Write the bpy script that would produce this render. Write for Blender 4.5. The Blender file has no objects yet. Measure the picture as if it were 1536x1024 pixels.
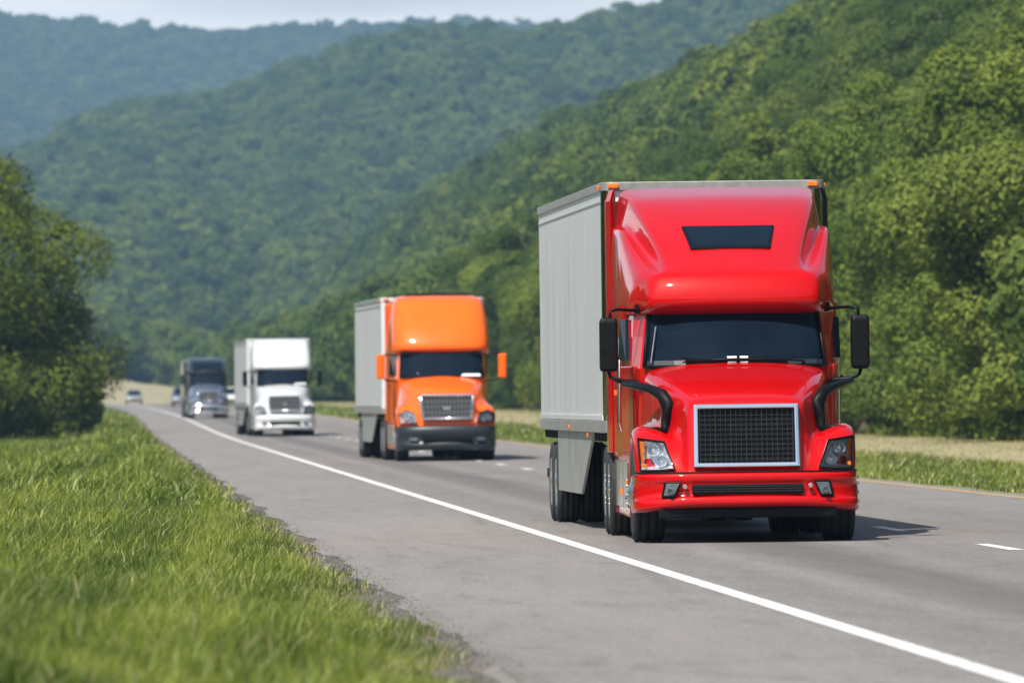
import bpy, math, random
import numpy as np
from mathutils import Vector, Matrix
R = math.radians
random.seed(7); rng = np.random.default_rng(7)
sc = bpy.context.scene
C = sc.collection

# ------------------------------------------------------------------ materials
def new_mat(name):
    m = bpy.data.materials.new(name); m.use_nodes = True
    nt = m.node_tree; nt.nodes.clear()
    out = nt.nodes.new('ShaderNodeOutputMaterial')
    return m, nt, out

def N(nt, t, **kw):
    n = nt.nodes.new(t)
    for k, v in kw.items():
        if k in n.inputs.keys() if isinstance(k, str) else False: n.inputs[k].default_value = v
        else: setattr(n, k, v)
    return n

def noise(nt, scale, detail=4, rough=0.6, vec=None, mapscale=None, coord='Object'):
    tc = nt.nodes.new('ShaderNodeTexCoord')
    src = tc.outputs[coord]
    if mapscale:
        mp = nt.nodes.new('ShaderNodeMapping'); mp.inputs['Scale'].default_value = mapscale
        nt.links.new(src, mp.inputs['Vector']); src = mp.outputs[0]
    n = nt.nodes.new('ShaderNodeTexNoise')
    n.inputs['Scale'].default_value = scale; n.inputs['Detail'].default_value = detail; n.inputs['Roughness'].default_value = rough
    nt.links.new(src, n.inputs['Vector'])
    return n

def ramp(nt, fac, stops):
    r = nt.nodes.new('ShaderNodeValToRGB')
    cr = r.color_ramp
    while len(cr.elements) > 1: cr.elements.remove(cr.elements[-1])
    cr.elements[0].position = stops[0][0]; c = stops[0][1]
    cr.elements[0].color = (c[0], c[1], c[2], 1) if not np.isscalar(c) else (c, c, c, 1)
    for p, c in stops[1:]:
        e = cr.elements.new(p); e.color = (c[0], c[1], c[2], 1) if not np.isscalar(c) else (c, c, c, 1)
    nt.links.new(fac, r.inputs[0])
    return r

def pmat(name, col, rough=0.5, metal=0.0, coat=0.0, var=0.12, nscale=3.0, mapscale=None, bump=0.0, bscale=40, spec=0.5, dirt=None, rvar=0.08):
    m, nt, out = new_mat(name)
    b = nt.nodes.new('ShaderNodeBsdfPrincipled')
    n = noise(nt, nscale, 5, 0.6, mapscale=mapscale)
    lo = tuple(c * (1 - var) for c in col); hi = tuple(min(1, c * (1 + var)) for c in col)
    r = ramp(nt, n.outputs[0], [(0.3, lo), (0.7, hi)])
    colout = r.outputs[0]
    if dirt:
        n2 = noise(nt, dirt[0], 6, 0.7, mapscale=dirt[1])
        rr = ramp(nt, n2.outputs[0], [(dirt[3], 0.0), (dirt[3] + 0.2, dirt[4])])
        mx = nt.nodes.new('ShaderNodeMix'); mx.data_type = 'RGBA'
        nt.links.new(rr.outputs[0], mx.inputs[0]); nt.links.new(colout, mx.inputs[6]); mx.inputs[7].default_value = (*dirt[2], 1)
        colout = mx.outputs[2]
    nt.links.new(colout, b.inputs['Base Color'])
    rr = ramp(nt, n.outputs[0], [(0.25, max(0.02, rough - rvar)), (0.75, min(1, rough + rvar))])
    nt.links.new(rr.outputs[0], b.inputs['Roughness'])
    b.inputs['Metallic'].default_value = metal
    b.inputs['Coat Weight'].default_value = coat; b.inputs['Coat Roughness'].default_value = 0.04
    b.inputs['Specular IOR Level'].default_value = spec
    if bump:
        nb = noise(nt, bscale, 3, 0.6)
        bp = nt.nodes.new('ShaderNodeBump'); bp.inputs['Strength'].default_value = bump; bp.inputs['Distance'].default_value = 0.02
        nt.links.new(nb.outputs[0], bp.inputs['Height']); nt.links.new(bp.outputs[0], b.inputs['Normal'])
    nt.links.new(b.outputs[0], out.inputs[0])
    return m

M = {}
M['red'] = pmat('red_paint', (0.47, 0.001, 0.0014), 0.5, coat=0.8, var=0.05, rvar=0.05, nscale=1.2, spec=0.04)
M['orange'] = pmat('orange_paint', (0.86, 0.128, 0.006), 0.4, coat=0.7, var=0.05, nscale=1.2, spec=0.1)
M['white'] = pmat('white_paint', (0.60, 0.62, 0.63), 0.35, coat=0.7, var=0.04, nscale=1.2, dirt=(2.0, (1, 1, 3), (0.35, 0.36, 0.35), 0.55, 0.35))
M['slate'] = pmat('blue_grey_paint', (0.03, 0.038, 0.05), 0.3, metal=0.3, coat=0.9, var=0.08)
M['silver'] = pmat('silver_paint', (0.38, 0.41, 0.44), 0.3, metal=0.6, coat=0.7, var=0.06)
M['bluegrey'] = pmat('steel_blue_paint', (0.14, 0.18, 0.25), 0.3, metal=0.4, coat=0.8, var=0.06)
M['trailer'] = pmat('trailer_skin', (0.68, 0.685, 0.71), 0.36, metal=0.05, coat=0.15, var=0.03, nscale=2.2, mapscale=(1, 1.6, 0.12), rvar=0.1,
                    dirt=(1.3, (1, 1.2, 0.15), (0.50, 0.52, 0.53), 0.52, 0.2))
M['alu'] = pmat('aluminium', (0.55, 0.56, 0.56), 0.32, metal=0.85, var=0.1, nscale=6)
M['rail'] = pmat('dull_rail', (0.30, 0.30, 0.29), 0.5, metal=0.4, var=0.2, nscale=5)
M['chrome'] = pmat('chrome', (0.82, 0.83, 0.85), 0.09, metal=1.0, var=0.03, rvar=0.03)
M['black'] = pmat('black_plastic', (0.005, 0.005, 0.006), 0.45, var=0.2, nscale=8, bump=0.1, spec=0.15)
M['mesh'] = pmat('grille_wire', (0.02, 0.021, 0.023), 0.35, metal=0.3, var=0.2, nscale=8, spec=0.4)
M['under'] = pmat('sooty_steel', (0.02, 0.02, 0.021), 0.7, var=0.35, nscale=5, bump=0.2)
M['tyre'] = pmat('tyre_rubber', (0.02, 0.02, 0.021), 0.82, var=0.3, nscale=7, bump=0.3, bscale=60, dirt=(6, None, (0.07, 0.065, 0.06), 0.52, 0.4))
M['glass'] = pmat('tinted_glass', (0.006, 0.012, 0.022), 0.05, var=0.3, nscale=1.5, rvar=0.02, spec=0.06)
M['greybumper'] = pmat('grey_bumper_plastic', (0.016, 0.024, 0.03), 0.45, var=0.12, nscale=4)
M['amber'] = pmat('amber_lens', (0.75, 0.16, 0.01), 0.18, coat=0.6, var=0.1, nscale=12)
M['redlens'] = pmat('red_lens', (0.45, 0.01, 0.01), 0.2, coat=0.6, var=0.1)
M['lamp'] = pmat('lamp_reflector', (0.85, 0.87, 0.9), 0.22, metal=0.6, var=0.2, nscale=22)
M['lampdark'] = pmat('lamp_housing', (0.72, 0.74, 0.76), 0.3, metal=0.1, var=0.3, nscale=14)
M['foglens'] = pmat('fog_lens', (0.10, 0.125, 0.14), 0.2, coat=0.5, var=0.3, nscale=18)
M['lampbar'] = pmat('grille_bar_metal', (0.16, 0.17, 0.18), 0.4, metal=0.5, var=0.15)
M['paper'] = pmat('white_card', (0.75, 0.76, 0.78), 0.7, var=0.05)
M['skirt'] = pmat('skirt_panel', (0.27, 0.28, 0.265), 0.55, var=0.12, nscale=2, dirt=(2, (1, 1, 0.4), (0.13, 0.12, 0.1), 0.5, 0.5))
M['bark'] = pmat('bark', (0.07, 0.055, 0.04), 0.9, var=0.35, nscale=3, mapscale=(1, 1, 0.3), bump=0.6, bscale=9)

def cover_glass():
    m, nt, out = new_mat('clear_lens')
    g = nt.nodes.new('ShaderNodeBsdfGlossy'); g.inputs['Roughness'].default_value = 0.03
    t = nt.nodes.new('ShaderNodeBsdfTransparent'); t.inputs[0].default_value = (0.86, 0.9, 0.95, 1)
    f = nt.nodes.new('ShaderNodeFresnel'); f.inputs[0].default_value = 1.5
    mx = nt.nodes.new('ShaderNodeMixShader')
    nt.links.new(f.outputs[0], mx.inputs[0]); nt.links.new(t.outputs[0], mx.inputs[1]); nt.links.new(g.outputs[0], mx.inputs[2])
    nt.links.new(mx.outputs[0], out.inputs[0])
    return m
M['clear'] = cover_glass()

def leaf_mat(name, stops, trans=0.38, per_leaf=0.36):
    m, nt, out = new_mat(name)
    oi = nt.nodes.new('ShaderNodeObjectInfo')
    r = ramp(nt, oi.outputs['Random'], stops)
    at = nt.nodes.new('ShaderNodeAttribute'); at.attribute_name = 'tone'
    hs = nt.nodes.new('ShaderNodeHueSaturation')
    mm = nt.nodes.new('ShaderNodeMapRange'); mm.inputs[3].default_value = 1 - per_leaf; mm.inputs[4].default_value = 1 + per_leaf
    nt.links.new(at.outputs['Fac'], mm.inputs[0]); nt.links.new(mm.outputs[0], hs.inputs['Value'])
    mh = nt.nodes.new('ShaderNodeMapRange'); mh.inputs[3].default_value = 0.515; mh.inputs[4].default_value = 0.485
    nt.links.new(at.outputs['Fac'], mh.inputs[0]); nt.links.new(mh.outputs[0], hs.inputs['Hue'])
    ge = nt.nodes.new('ShaderNodeNewGeometry'); pn = nt.nodes.new('ShaderNodeTexNoise'); pn.inputs['Scale'].default_value = .022; pn.inputs['Detail'].default_value = 4
    nt.links.new(ge.outputs['Position'], pn.inputs['Vector'])
    pr = ramp(nt, pn.outputs[0], [(.32, (.72, .80, .85)), (.5, (1, 1, 1)), (.68, (1.0, 1.0, .85))])
    pm = nt.nodes.new('ShaderNodeMix'); pm.data_type = 'RGBA'; pm.blend_type = 'MULTIPLY'; pm.inputs[0].default_value = 1
    nt.links.new(r.outputs[0], pm.inputs[6]); nt.links.new(pr.outputs[0], pm.inputs[7])
    nt.links.new(pm.outputs[2], hs.inputs['Color'])
    d = nt.nodes.new('ShaderNodeBsdfDiffuse'); t = nt.nodes.new('ShaderNodeBsdfTranslucent')
    nt.links.new(hs.outputs[0], d.inputs[0]); nt.links.new(hs.outputs[0], t.inputs[0])
    mx = nt.nodes.new('ShaderNodeMixShader'); mx.inputs[0].default_value = trans
    nt.links.new(d.outputs[0], mx.inputs[1]); nt.links.new(t.outputs[0], mx.inputs[2])
    nt.links.new(mx.outputs[0], out.inputs[0])
    return m
M['leaf'] = leaf_mat('broadleaf_foliage', [(0.0, (0.058, 0.095, 0.026)), (0.35, (0.08, 0.128, 0.033)), (0.65, (0.10, 0.152, 0.038)), (0.85, (0.118, 0.17, 0.041)), (1.0, (0.138, 0.185, 0.047))])
M['leaf_light'] = leaf_mat('bright_foliage', [(0.0, (0.125, 0.18, 0.038)), (1.0, (0.19, 0.24, 0.052))])
M['leaf_dark'] = leaf_mat('deep_foliage', [(0.0, (0.115, 0.155, 0.028)), (1.0, (0.13, 0.17, 0.03))])

# ------------------------------------------------------------------ mesh helpers
class MB:
    def __init__(s): s.v = []; s.f = []; s.m = []
    def add(s, vs, fs, mi=0):
        b = len(s.v); s.v += [tuple(map(float, v)) for v in vs]
        s.f += [tuple(b + i for i in f) for f in fs]; s.m += [mi] * len(fs); return s
    def box(s, x0, x1, y0, y1, z0, z1, mi=0):
        vs = [(x, y, z) for z in (z0, z1) for y in (y0, y1) for x in (x0, x1)]
        return s.add(vs, [(0, 2, 3, 1), (4, 5, 7, 6), (0, 1, 5, 4), (2, 6, 7, 3), (0, 4, 6, 2), (1, 3, 7, 5)], mi)
    def prism(s, front, depth, mi=0):
        """front: list of (x,y,z); extruded by +depth in y"""
        n = len(front)
        vs = list(front) + [(x, y + depth, z) for x, y, z in front]
        fs = [tuple(range(n)), tuple(range(2 * n - 1, n - 1, -1))]
        fs += [(i, i + n, (i + 1) % n + n, (i + 1) % n) for i in range(n)]
        return s.add(vs, fs, mi)
    def tube(s, pts, rad, n=8, mi=0, cap=True):
        pts = [Vector(p) for p in pts]
        if np.isscalar(rad): rad = [rad] * len(pts)
        rings = []; up = Vector((0, 0, 1))
        for i, p in enumerate(pts):
            t = (pts[min(i + 1, len(pts) - 1)] - pts[max(i - 1, 0)]).normalized()
            a = t.cross(up)
            if a.length < 0.05: a = t.cross(Vector((1, 0, 0)))
            a.normalize(); b = a.cross(t).normalized()
            rings.append([p + (a * math.cos(2 * math.pi * k / n) + b * math.sin(2 * math.pi * k / n)) * rad[i] for k in range(n)])
        vs = [v for r in rings for v in r]
        fs = [(i * n + k, i * n + (k + 1) % n, (i + 1) * n + (k + 1) % n, (i + 1) * n + k) for i in range(len(pts) - 1) for k in range(n)]
        if cap: fs += [tuple(range(n - 1, -1, -1)), tuple(range((len(pts) - 1) * n, len(pts) * n))]
        return s.add(vs, fs, mi)
    def lathe_x(s, prof, cx, cy, cz, n=32, mi=0, sgn=1):
        """prof: (x offset, radius) spun about an axis parallel to x"""
        vs = []; fs = []
        for (xo, r) in prof:
            for k in range(n):
                a = 2 * math.pi * k / n
                vs.append((cx + sgn * xo, cy + r * math.cos(a), cz + r * math.sin(a)))
        for i in range(len(prof) - 1):
            for k in range(n):
                q = (i * n + k, i * n + (k + 1) % n, (i + 1) * n + (k + 1) % n, (i + 1) * n + k)
                fs.append(q if sgn > 0 else q[::-1])
        return s.add(vs, fs, mi)
    def cage(s, cols, mi=0, mirror=True):
        """cols: centre-to-outside columns of (x,y,z), mirrored in x"""
        allc = [[(-x, y, z) for x, y, z in c] for c in cols[:0:-1]] + cols if mirror else cols
        nr = len(cols[0]); vs = [p for c in allc for p in c]
        fs = [(i * nr + j, (i + 1) * nr + j, (i + 1) * nr + j + 1, i * nr + j + 1) for i in range(len(allc) - 1) for j in range(nr - 1)]
        return s.add(vs, fs, mi)
    def obj(s, name, mats, parent=None, loc=(0, 0, 0), smooth=False, bevel=0, subsurf=0, solid=0, fix=True, seg=2):
        me = bpy.data.meshes.new(name); me.from_pydata(s.v, [], s.f)
        if not isinstance(mats, (list, tuple)): mats = [mats]
        for m in mats: me.materials.append(M[m] if isinstance(m, str) else m)
        me.polygons.foreach_set('material_index', s.m)
        if fix:
            import bmesh
            bm = bmesh.new(); bm.from_mesh(me); bmesh.ops.remove_doubles(bm, verts=bm.verts, dist=1e-5)
            bmesh.ops.recalc_face_normals(bm, faces=bm.faces); bm.to_mesh(me); bm.free()
        if smooth: me.polygons.foreach_set('use_smooth', [True] * len(me.polygons))
        o = bpy.data.objects.new(name, me); C.objects.link(o); o.location = loc
        if parent: o.parent = parent
        if solid:
            md = o.modifiers.new('solid', 'SOLIDIFY'); md.thickness = solid; md.offset = -1
        if bevel:
            md = o.modifiers.new('bevel', 'BEVEL'); md.width = bevel; md.segments = seg; md.limit_method = 'ANGLE'; md.angle_limit = R(35)
        if subsurf:
            md = o.modifiers.new('sub', 'SUBSURF'); md.levels = subsurf; md.render_levels = subsurf
        return o

def npmesh(name, v, f, mats, tone=None, tone2=None, smooth=False):
    """fast mesh from arrays; f is (n,k)"""
    me = bpy.data.meshes.new(name)
    v = np.asarray(v, np.float32); f = np.asarray(f, np.int32)
    me.vertices.add(len(v)); me.vertices.foreach_set('co', v.ravel())
    k = f.shape[1]
    me.loops.add(f.size); me.loops.foreach_set('vertex_index', f.ravel())
    me.polygons.add(len(f)); me.polygons.foreach_set('loop_start', np.arange(0, f.size, k, dtype=np.int32))
    me.polygons.foreach_set('loop_total', np.full(len(f), k, np.int32))
    if smooth: me.polygons.foreach_set('use_smooth', np.ones(len(f), bool))
    for m in (mats if isinstance(mats, (list, tuple)) else [mats]): me.materials.append(m)
    if tone is not None:
        a = me.attributes.new('tone', 'FLOAT', 'FACE'); a.data.foreach_set('value', np.asarray(tone, np.float32))
    me.update(calc_edges=True)
    return me

def link(name, me, parent=None, loc=(0, 0, 0)):
    o = bpy.data.objects.new(name, me); C.objects.link(o); o.location = loc
    if parent: o.parent = parent
    return o
def thing(name, label, cat, loc, rot=(0, 0, 0), group=None):
    o = bpy.data.objects.new(name, None); C.objects.link(o); o.empty_display_size = 0.5
    o.location = loc; o.rotation_euler = rot; o['label'] = label; o['category'] = cat
    if group: o['group'] = group
    return o
def structure(o, label=None, kind='structure'):
    o['kind'] = kind
    if label: o['label'] = label
    return o

# ------------------------------------------------------------------ terrain
F = 15870.0; HC = 1.55; VX, VY = 150.0, 597.0
def sm(a, b, x):
    t = np.clip((np.asarray(x, float) - a) / (b - a), 0, 1); return t * t * (3 - 2 * t)
_ry = np.array([-400, 430, 635, 930, 1150, 1280, 1500, 1800, 2400, 9000.]); _rz = np.array([0, 0, .36, .80, .93, .85, -1.2, -3, -3, -3.])
def zr(Y):
    Y = np.asarray(Y, float)
    return sum(np.interp(Y + o, _ry, _rz) for o in (-50, -25, 0, 25, 50)) / 5
def curve(Y):
    Y = np.asarray(Y, float)
    return (-3.4 * (np.clip(Y - 600, 0, 900) / 550) ** 2 - np.clip(Y - 1500, 0, 300) * 0.02) * (1 - sm(1800, 2300, Y))
XF = .012
def sines(X, Y, k, seed, n=6):
    g = np.random.default_rng(seed); s = 0
    for i in range(n):
        a = g.uniform(0, 2 * math.pi); w = k * g.uniform(.6, 1.8); s = s + np.sin((X * math.cos(a) + Y * math.sin(a)) * w + g.uniform(0, 6)) / n
    return s
_mp = [-900, 0, 51, 169, 279, 381, 474, 575, 660, 787, 829, 889, 1000, 1200, 1500, 2200]; _my = [330, 255, 235, 172, 138, 92, 58, 38, 27, 33, 28, 16, -14, -85, -120, -120]
_fp = [-900, 0, 100, 200, 300, 400, 500, 600, 700, 780, 900, 1600, 2400]; _fy = [60, 30, 37, 44, 53, 49, 43, 38, 35, 42, 46, 60, 60]
def ground(X, Y):
    """X here is the unwarped lateral station"""
    X = np.asarray(X, float); Y = np.asarray(Y, float)
    r = zr(Y)
    z = r * (1 - sm(60, 120, np.abs(X - 7)))
    inroad = (X > 2.2) & (X < 14.2)
    z = z + XF * (np.clip(X, 2, 14.2) - 7) - .006 - .03 * sm(2.5, 3.0, X)
    # left verge
    L = sm(2.2, .8, X)
    z = z + L * (.17 * sines(X * 2.2, Y * .35, .35, 3) + .05 + .25 * sm(-4, -22, X)) 
    z = z + .38 * sm(1.3, -2.6, X) * (1 - sm(110, 230, Y))
    # right verge: shallow ditch, low dry bank
    Rr = sm(14.6, 17, X)
    z = z + Rr * (.06 * sines(X * 2, Y * .3, .4, 5)) - .18 * np.exp(-((X - 17.5) / 1.8) ** 2) + .1 * sm(21, 26, X)
    z = z - .55 * sm(230, 460, Y) * (1 - sm(1200, 1300, Y)) * sm(1.5, -2.5, X)
    # near wooded slope on the right
    g = 1 - .08 * sm(1500, 3000, Y) - .92 * sm(3300, 4800, Y)
    near = g * ((32 + 11 * sm(1100, 2000, Y)) * sm(29, 84, X) ** .9 + 2.5 * sines(X, Y, .03, 8) * sm(33, 70, X) + 8 * sm(84, 400, X))
    # field that climbs beyond the bend
    z = z + 7.5 * sm(1230, 1900, Y) * (1 - sm(0, 42, X)) + 3.0 * sm(1280, 1600, Y) * (X < 60) * (1 - sm(20, 60, X))
    # middle hill
    px = VX + X / 4000 * F
    zm = (VY - np.interp(px, _mp, _my)) / F * 4000 - 14
    t = np.clip((Y - 2350) / 1650, 0, 1)
    prof = np.where(Y < 4000, t ** 1.05, 1 - .5 * sm(4000, 5200, Y))
    fold = 7 * sines(X, Y * .45, .022, 21, 7) * np.sin(np.pi * np.clip(t, 0, 1)) 
    mid = np.where(Y > 2350, zm * prof + fold, 0)
    d_ = near - mid; z = z + np.where(Y > 2350, mid + .5 * (d_ + np.sqrt(d_ * d_ + 25)) - 2.5, near)
    # far ridge
    px = VX + X / 7600 * F
    zf = (VY - np.interp(px, _fp, _fy)) / F * 7600 - 14
    t = np.clip((Y - 4700) / 2900, 0, 1)
    fz = zf * t + 14 * sines(X, Y * .5, .012, 33, 6) * np.sin(np.pi * t)
    z = np.where(Y > 4700, np.maximum(z * (1 - sm(4700, 5600, Y)), fz), z)
    return z
def warp(X, Y):
    X = np.asarray(X, float)
    return X + curve(Y) * (1 - sm(16, 34, np.abs(X - 7)))

ys = [-260.]
while ys[-1] < 8600: ys.append(ys[-1] + max(2.0, min(40, abs(ys[-1]) * .012)))
ys = np.array(ys)
xs = np.unique(np.concatenate([-np.geomspace(12, 900, 30), np.arange(-12, 2.2, .5), [1.7, 1.95, 2.2, 2.35, 2.5, 3.0, 5, 8, 11, 13.9, 14.2], np.arange(14.5, 40, .75), np.arange(40, 100, 3), np.geomspace(100, 1500, 40)]))
GX, GY = np.meshgrid(xs, ys)
GZ = ground(GX, GY)
WX = warp(GX, GY)
nx, ny = len(xs), len(ys)
idx = np.arange(nx * ny).reshape(ny, nx)
quads = np.stack([idx[:-1, :-1], idx[:-1, 1:], idx[1:, 1:], idx[1:, :-1]], -1).reshape(-1, 4)

def ground_mat():
    m, nt, out = new_mat('verge_and_forest_floor')
    tc = nt.nodes.new('ShaderNodeTexCoord')
    at = nt.nodes.new('ShaderNodeAttribute'); at.attribute_name = 'zone'
    n1 = noise(nt, .5, 5, .6, mapscale=(1, .25, 1)); n2 = noise(nt, 6, 5, .7, mapscale=(1, .4, 1))
    green = ramp(nt, n1.outputs[0], [(.3, (.055, .085, .02)), (.55, (.09, .125, .03)), (.75, (.14, .16, .05))])
    dry = ramp(nt, n1.outputs[0], [(.3, (.24, .215, .13)), (.5, (.33, .29, .19)), (.7, (.19, .21, .09))])
    floor_ = ramp(nt, n2.outputs[0], [(.3, (.02, .028, .012)), (.7, (.045, .055, .02))])
    grav = ramp(nt, n2.outputs[0], [(.3, (.055, .05, .046)), (.5, (.10, .092, .084)), (.7, (.2, .18, .16))])
    sp = nt.nodes.new('ShaderNodeSeparateColor'); nt.links.new(at.outputs['Color'], sp.inputs[0])
    col = green.outputs[0]
    for src, ch in ((dry, 0), (floor_, 1), (grav, 2)):
        mx = nt.nodes.new('ShaderNodeMix'); mx.data_type = 'RGBA'
        ad = nt.nodes.new('ShaderNodeMath'); ad.operation = 'MULTIPLY_ADD'; ad.inputs[1].default_value = .8; 
        nt.links.new(n2.outputs[0], ad.inputs[0]); 
        sb = nt.nodes.new('ShaderNodeMath'); sb.operation = 'ADD'; sb.inputs[1].default_value = -.4
        nt.links.new(sp.outputs[ch], ad.inputs[2]); nt.links.new(ad.outputs[0], sb.inputs[0])
        cl = ramp(nt, sb.outputs[0], [(.35, 0.0), (.65, 1.0)])
        nt.links.new(cl.outputs[0], mx.inputs[0]); nt.links.new(col, mx.inputs[6]); nt.links.new(src.outputs[0], mx.inputs[7]); col = mx.outputs[2]
    b = nt.nodes.new('ShaderNodeBsdfPrincipled'); b.inputs['Roughness'].default_value = .95; b.inputs['Specular IOR Level'].default_value = .15
    nt.links.new(col, b.inputs['Base Color'])
    bp = nt.nodes.new('ShaderNodeBump'); bp.inputs['Strength'].default_value = .8; bp.inputs['Distance'].default_value = .05
    nt.links.new(n2.outputs[0], bp.inputs['Height']); nt.links.new(bp.outputs[0], b.inputs['Normal'])
    nt.links.new(b.outputs[0], out.inputs[0])
    return m
gm = npmesh('ground', np.stack([WX, GY, GZ], -1).reshape(-1, 3), quads, ground_mat(), smooth=True)
zone = np.zeros((ny, nx, 4), np.float32)
zone[..., 0] = np.clip(sm(20.0, 21.5, GX) * (1 - sm(30, 31, GX)) + .9 * sm(1230, 1330, GY) * (1 - sm(30, 31, GX)) + .35 * sm(2.4, 1.2, GX) * 0 + .55 * sm(16, 14.2, GX) * (GX > 14) , 0, 1)
zone[..., 1] = np.clip(sm(30, 32, GX) + sm(1950, 2000, GY) , 0, 1)
zone[..., 2] = np.clip(sm(1.6, 2.2, GX) * (1 - sm(3, 5, GX)), 0, 1)
ca = gm.attributes.new('zone', 'FLOAT_COLOR', 'POINT'); ca.data.foreach_set('color', zone.reshape(-1))
structure(link('ground', gm), 'grass verges and wooded hills either side of the highway')

# ---- road sheets
def strip(x0, x1, ylist, dz, nxs=None, wob=0):
    xx = np.linspace(x0, x1, nxs or max(2, int((x1 - x0) / 1.0) + 1))
    X, Y = np.meshgrid(xx, ylist)
    Xw = X + curve(Y)
    if wob:
        w = wob * (np.sin(Y * .9) * .5 + np.sin(Y * .37 + 1) + np.sin(Y * 2.3) * .3 + .6 * rng.standard_normal(Y.shape) * 0)
        Xw = Xw + w * (X == x0)
    Z = zr(Y) + XF * (X - 7) + dz
    n, k = X.shape; id_ = np.arange(n * k).reshape(n, k)
    q = np.stack([id_[:-1, :-1], id_[:-1, 1:], id_[1:, 1:], id_[1:, :-1]], -1).reshape(-1, 4)
    return np.stack([Xw, Y, Z], -1).reshape(-1, 3), q
ry = np.unique(np.concatenate([ys[(ys > -200) & (ys < 1750)], np.arange(45, 130, .5)]))

def asphalt():
    m, nt, out = new_mat('worn_asphalt')
    fine = noise(nt, 28, 6, .75, mapscale=(1, .35, 1)); big = noise(nt, .9, 5, .65, mapscale=(1, .06, 1)); mid = noise(nt, 3.2, 5, .7, mapscale=(1, .09, 1))
    base = ramp(nt, fine.outputs[0], [(.3, (.125, .116, .108)), (.5, (.205, .191, .179)), (.7, (.305, .285, .268))])
    # tyre tracks and oil band as worn patches by lateral position
    tc = nt.nodes.new('ShaderNodeTexCoord'); sx = nt.nodes.new('ShaderNodeSeparateXYZ'); nt.links.new(tc.outputs['Object'], sx.inputs[0])
    wob = nt.nodes.new('ShaderNodeMath'); wob.operation = 'MULTIPLY_ADD'; wob.inputs[1].default_value = .5
    nt.links.new(big.outputs[0], wob.inputs[0]); nt.links.new(sx.outputs[0], wob.inputs[2])
    mr = nt.nodes.new('ShaderNodeMapRange'); mr.inputs[1].default_value = 2.0; mr.inputs[2].default_value = 14.5
    nt.links.new(wob.outputs[0], mr.inputs[0])
    def p(x): return (x + .25 - 2.0) / 12.5
    tr = ramp(nt, mr.outputs[0], [(0, .95), (p(2.8), 1.0), (p(4.4), 1.0), (p(5.0), .97), (p(5.9), .82), (p(6.3), .96), (p(6.7), .68), (p(7.3), .60), (p(7.9), .93), (p(8.5), .82), (p(9.2), .97), (p(10.0), .92), (p(11), .84), (p(11.9), .93), (p(13.4), .97)])
    mt = ramp(nt, mid.outputs[0], [(.25, .74), (.45, 1.0), (.8, 1.08)])
    bt = ramp(nt, big.outputs[0], [(.3, .9), (.7, 1.06)])
    def mul(a, b):
        q = nt.nodes.new('ShaderNodeMix'); q.data_type = 'RGBA'; q.blend_type = 'MULTIPLY'; q.inputs[0].default_value = 1
        nt.links.new(a, q.inputs[6]); nt.links.new(b, q.inputs[7]); return q.outputs[2]
    col = mul(mul(mul(base.outputs[0], tr.outputs[0]), mt.outputs[0]), bt.outputs[0])
    # cracks
    vo = nt.nodes.new('ShaderNodeTexVoronoi'); vo.feature = 'DISTANCE_TO_EDGE'; vo.inputs['Scale'].default_value = .16
    mp = nt.nodes.new('ShaderNodeMapping'); mp.inputs['Scale'].default_value = (1.2, .5, 1)
    ds = nt.nodes.new('ShaderNodeMix'); ds.data_type = 'RGBA'; ds.inputs[0].default_value = .35
    nt.links.new(tc.outputs['Object'], mp.inputs[0]); nt.links.new(mp.outputs[0], ds.inputs[6]); nt.links.new(mid.outputs[1], ds.inputs[7])
    nt.links.new(mp.outputs[0], vo.inputs['Vector'])
    cr = ramp(nt, vo.outputs['Distance'], [(0.0, .86), (.005, .86), (.012, 1.0)])
    col = mul(col, cr.outputs[0])
    b = nt.nodes.new('ShaderNodeBsdfPrincipled'); b.inputs['Roughness'].default_value = .85; b.inputs['Specular IOR Level'].default_value = .3
    nt.links.new(col, b.inputs['Base Color'])
    bp = nt.nodes.new('ShaderNodeBump'); bp.inputs['Strength'].default_value = .5; bp.inputs['Distance'].default_value = .01
    nt.links.new(fine.outputs[0], bp.inputs['Height']); nt.links.new(bp.outputs[0], b.inputs['Normal'])
    nt.links.new(b.outputs[0], out.inputs[0])
    return m
v, q = strip(2.35, 14.0, ry, 0.0, 24, wob=.07)
structure(link('road', npmesh('road', v, q, asphalt(), smooth=True)), 'grey asphalt highway with two lanes and a paved shoulder')

def paint(name, col):
    m, nt, out = new_mat(name)
    n = noise(nt, 9, 6, .75, mapscale=(1, .4, 1)); n2 = noise(nt, 1.2, 4, .6, mapscale=(1, .2, 1))
    r = ramp(nt, n.outputs[0], [(.34, tuple(c * .4 for c in col)), (.46, tuple(c * .8 for c in col)), (.7, col)])
    b = nt.nodes.new('ShaderNodeBsdfPrincipled'); b.inputs['Roughness'].default_value = .7
    nt.links.new(r.outputs[0], b.inputs['Base Color']); nt.links.new(b.outputs[0], out.inputs[0]); return m
PW = paint('road_paint_white', (.78, .78, .76)); PY = paint('road_paint_yellow', (.50, .33, .13))
v, q = strip(5.02, 5.19, ry, .004, 2); structure(link('edge_line', npmesh('edge_line', v, q, PW)), 'solid white line between shoulder and right lane')
v, q = strip(13.55, 13.72, ry, .004, 2); structure(link('median_line', npmesh('median_line', v, q, PY)), 'faded yellow line at the far edge of the road')
vv = []; qq = []; nb = 0
for k in range(-16, 70):
    y0 = 105.9 + k * 15.0
    v, q = strip(9.13, 9.28, np.linspace(y0, y0 + 4.4, 5), .004, 2); vv.append(v); qq.append(q + nb); nb += len(v)
structure(link('lane_dashes', npmesh('lane_dashes', np.concatenate(vv), np.concatenate(qq), PW)), 'broken white line between the two lanes')
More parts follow.
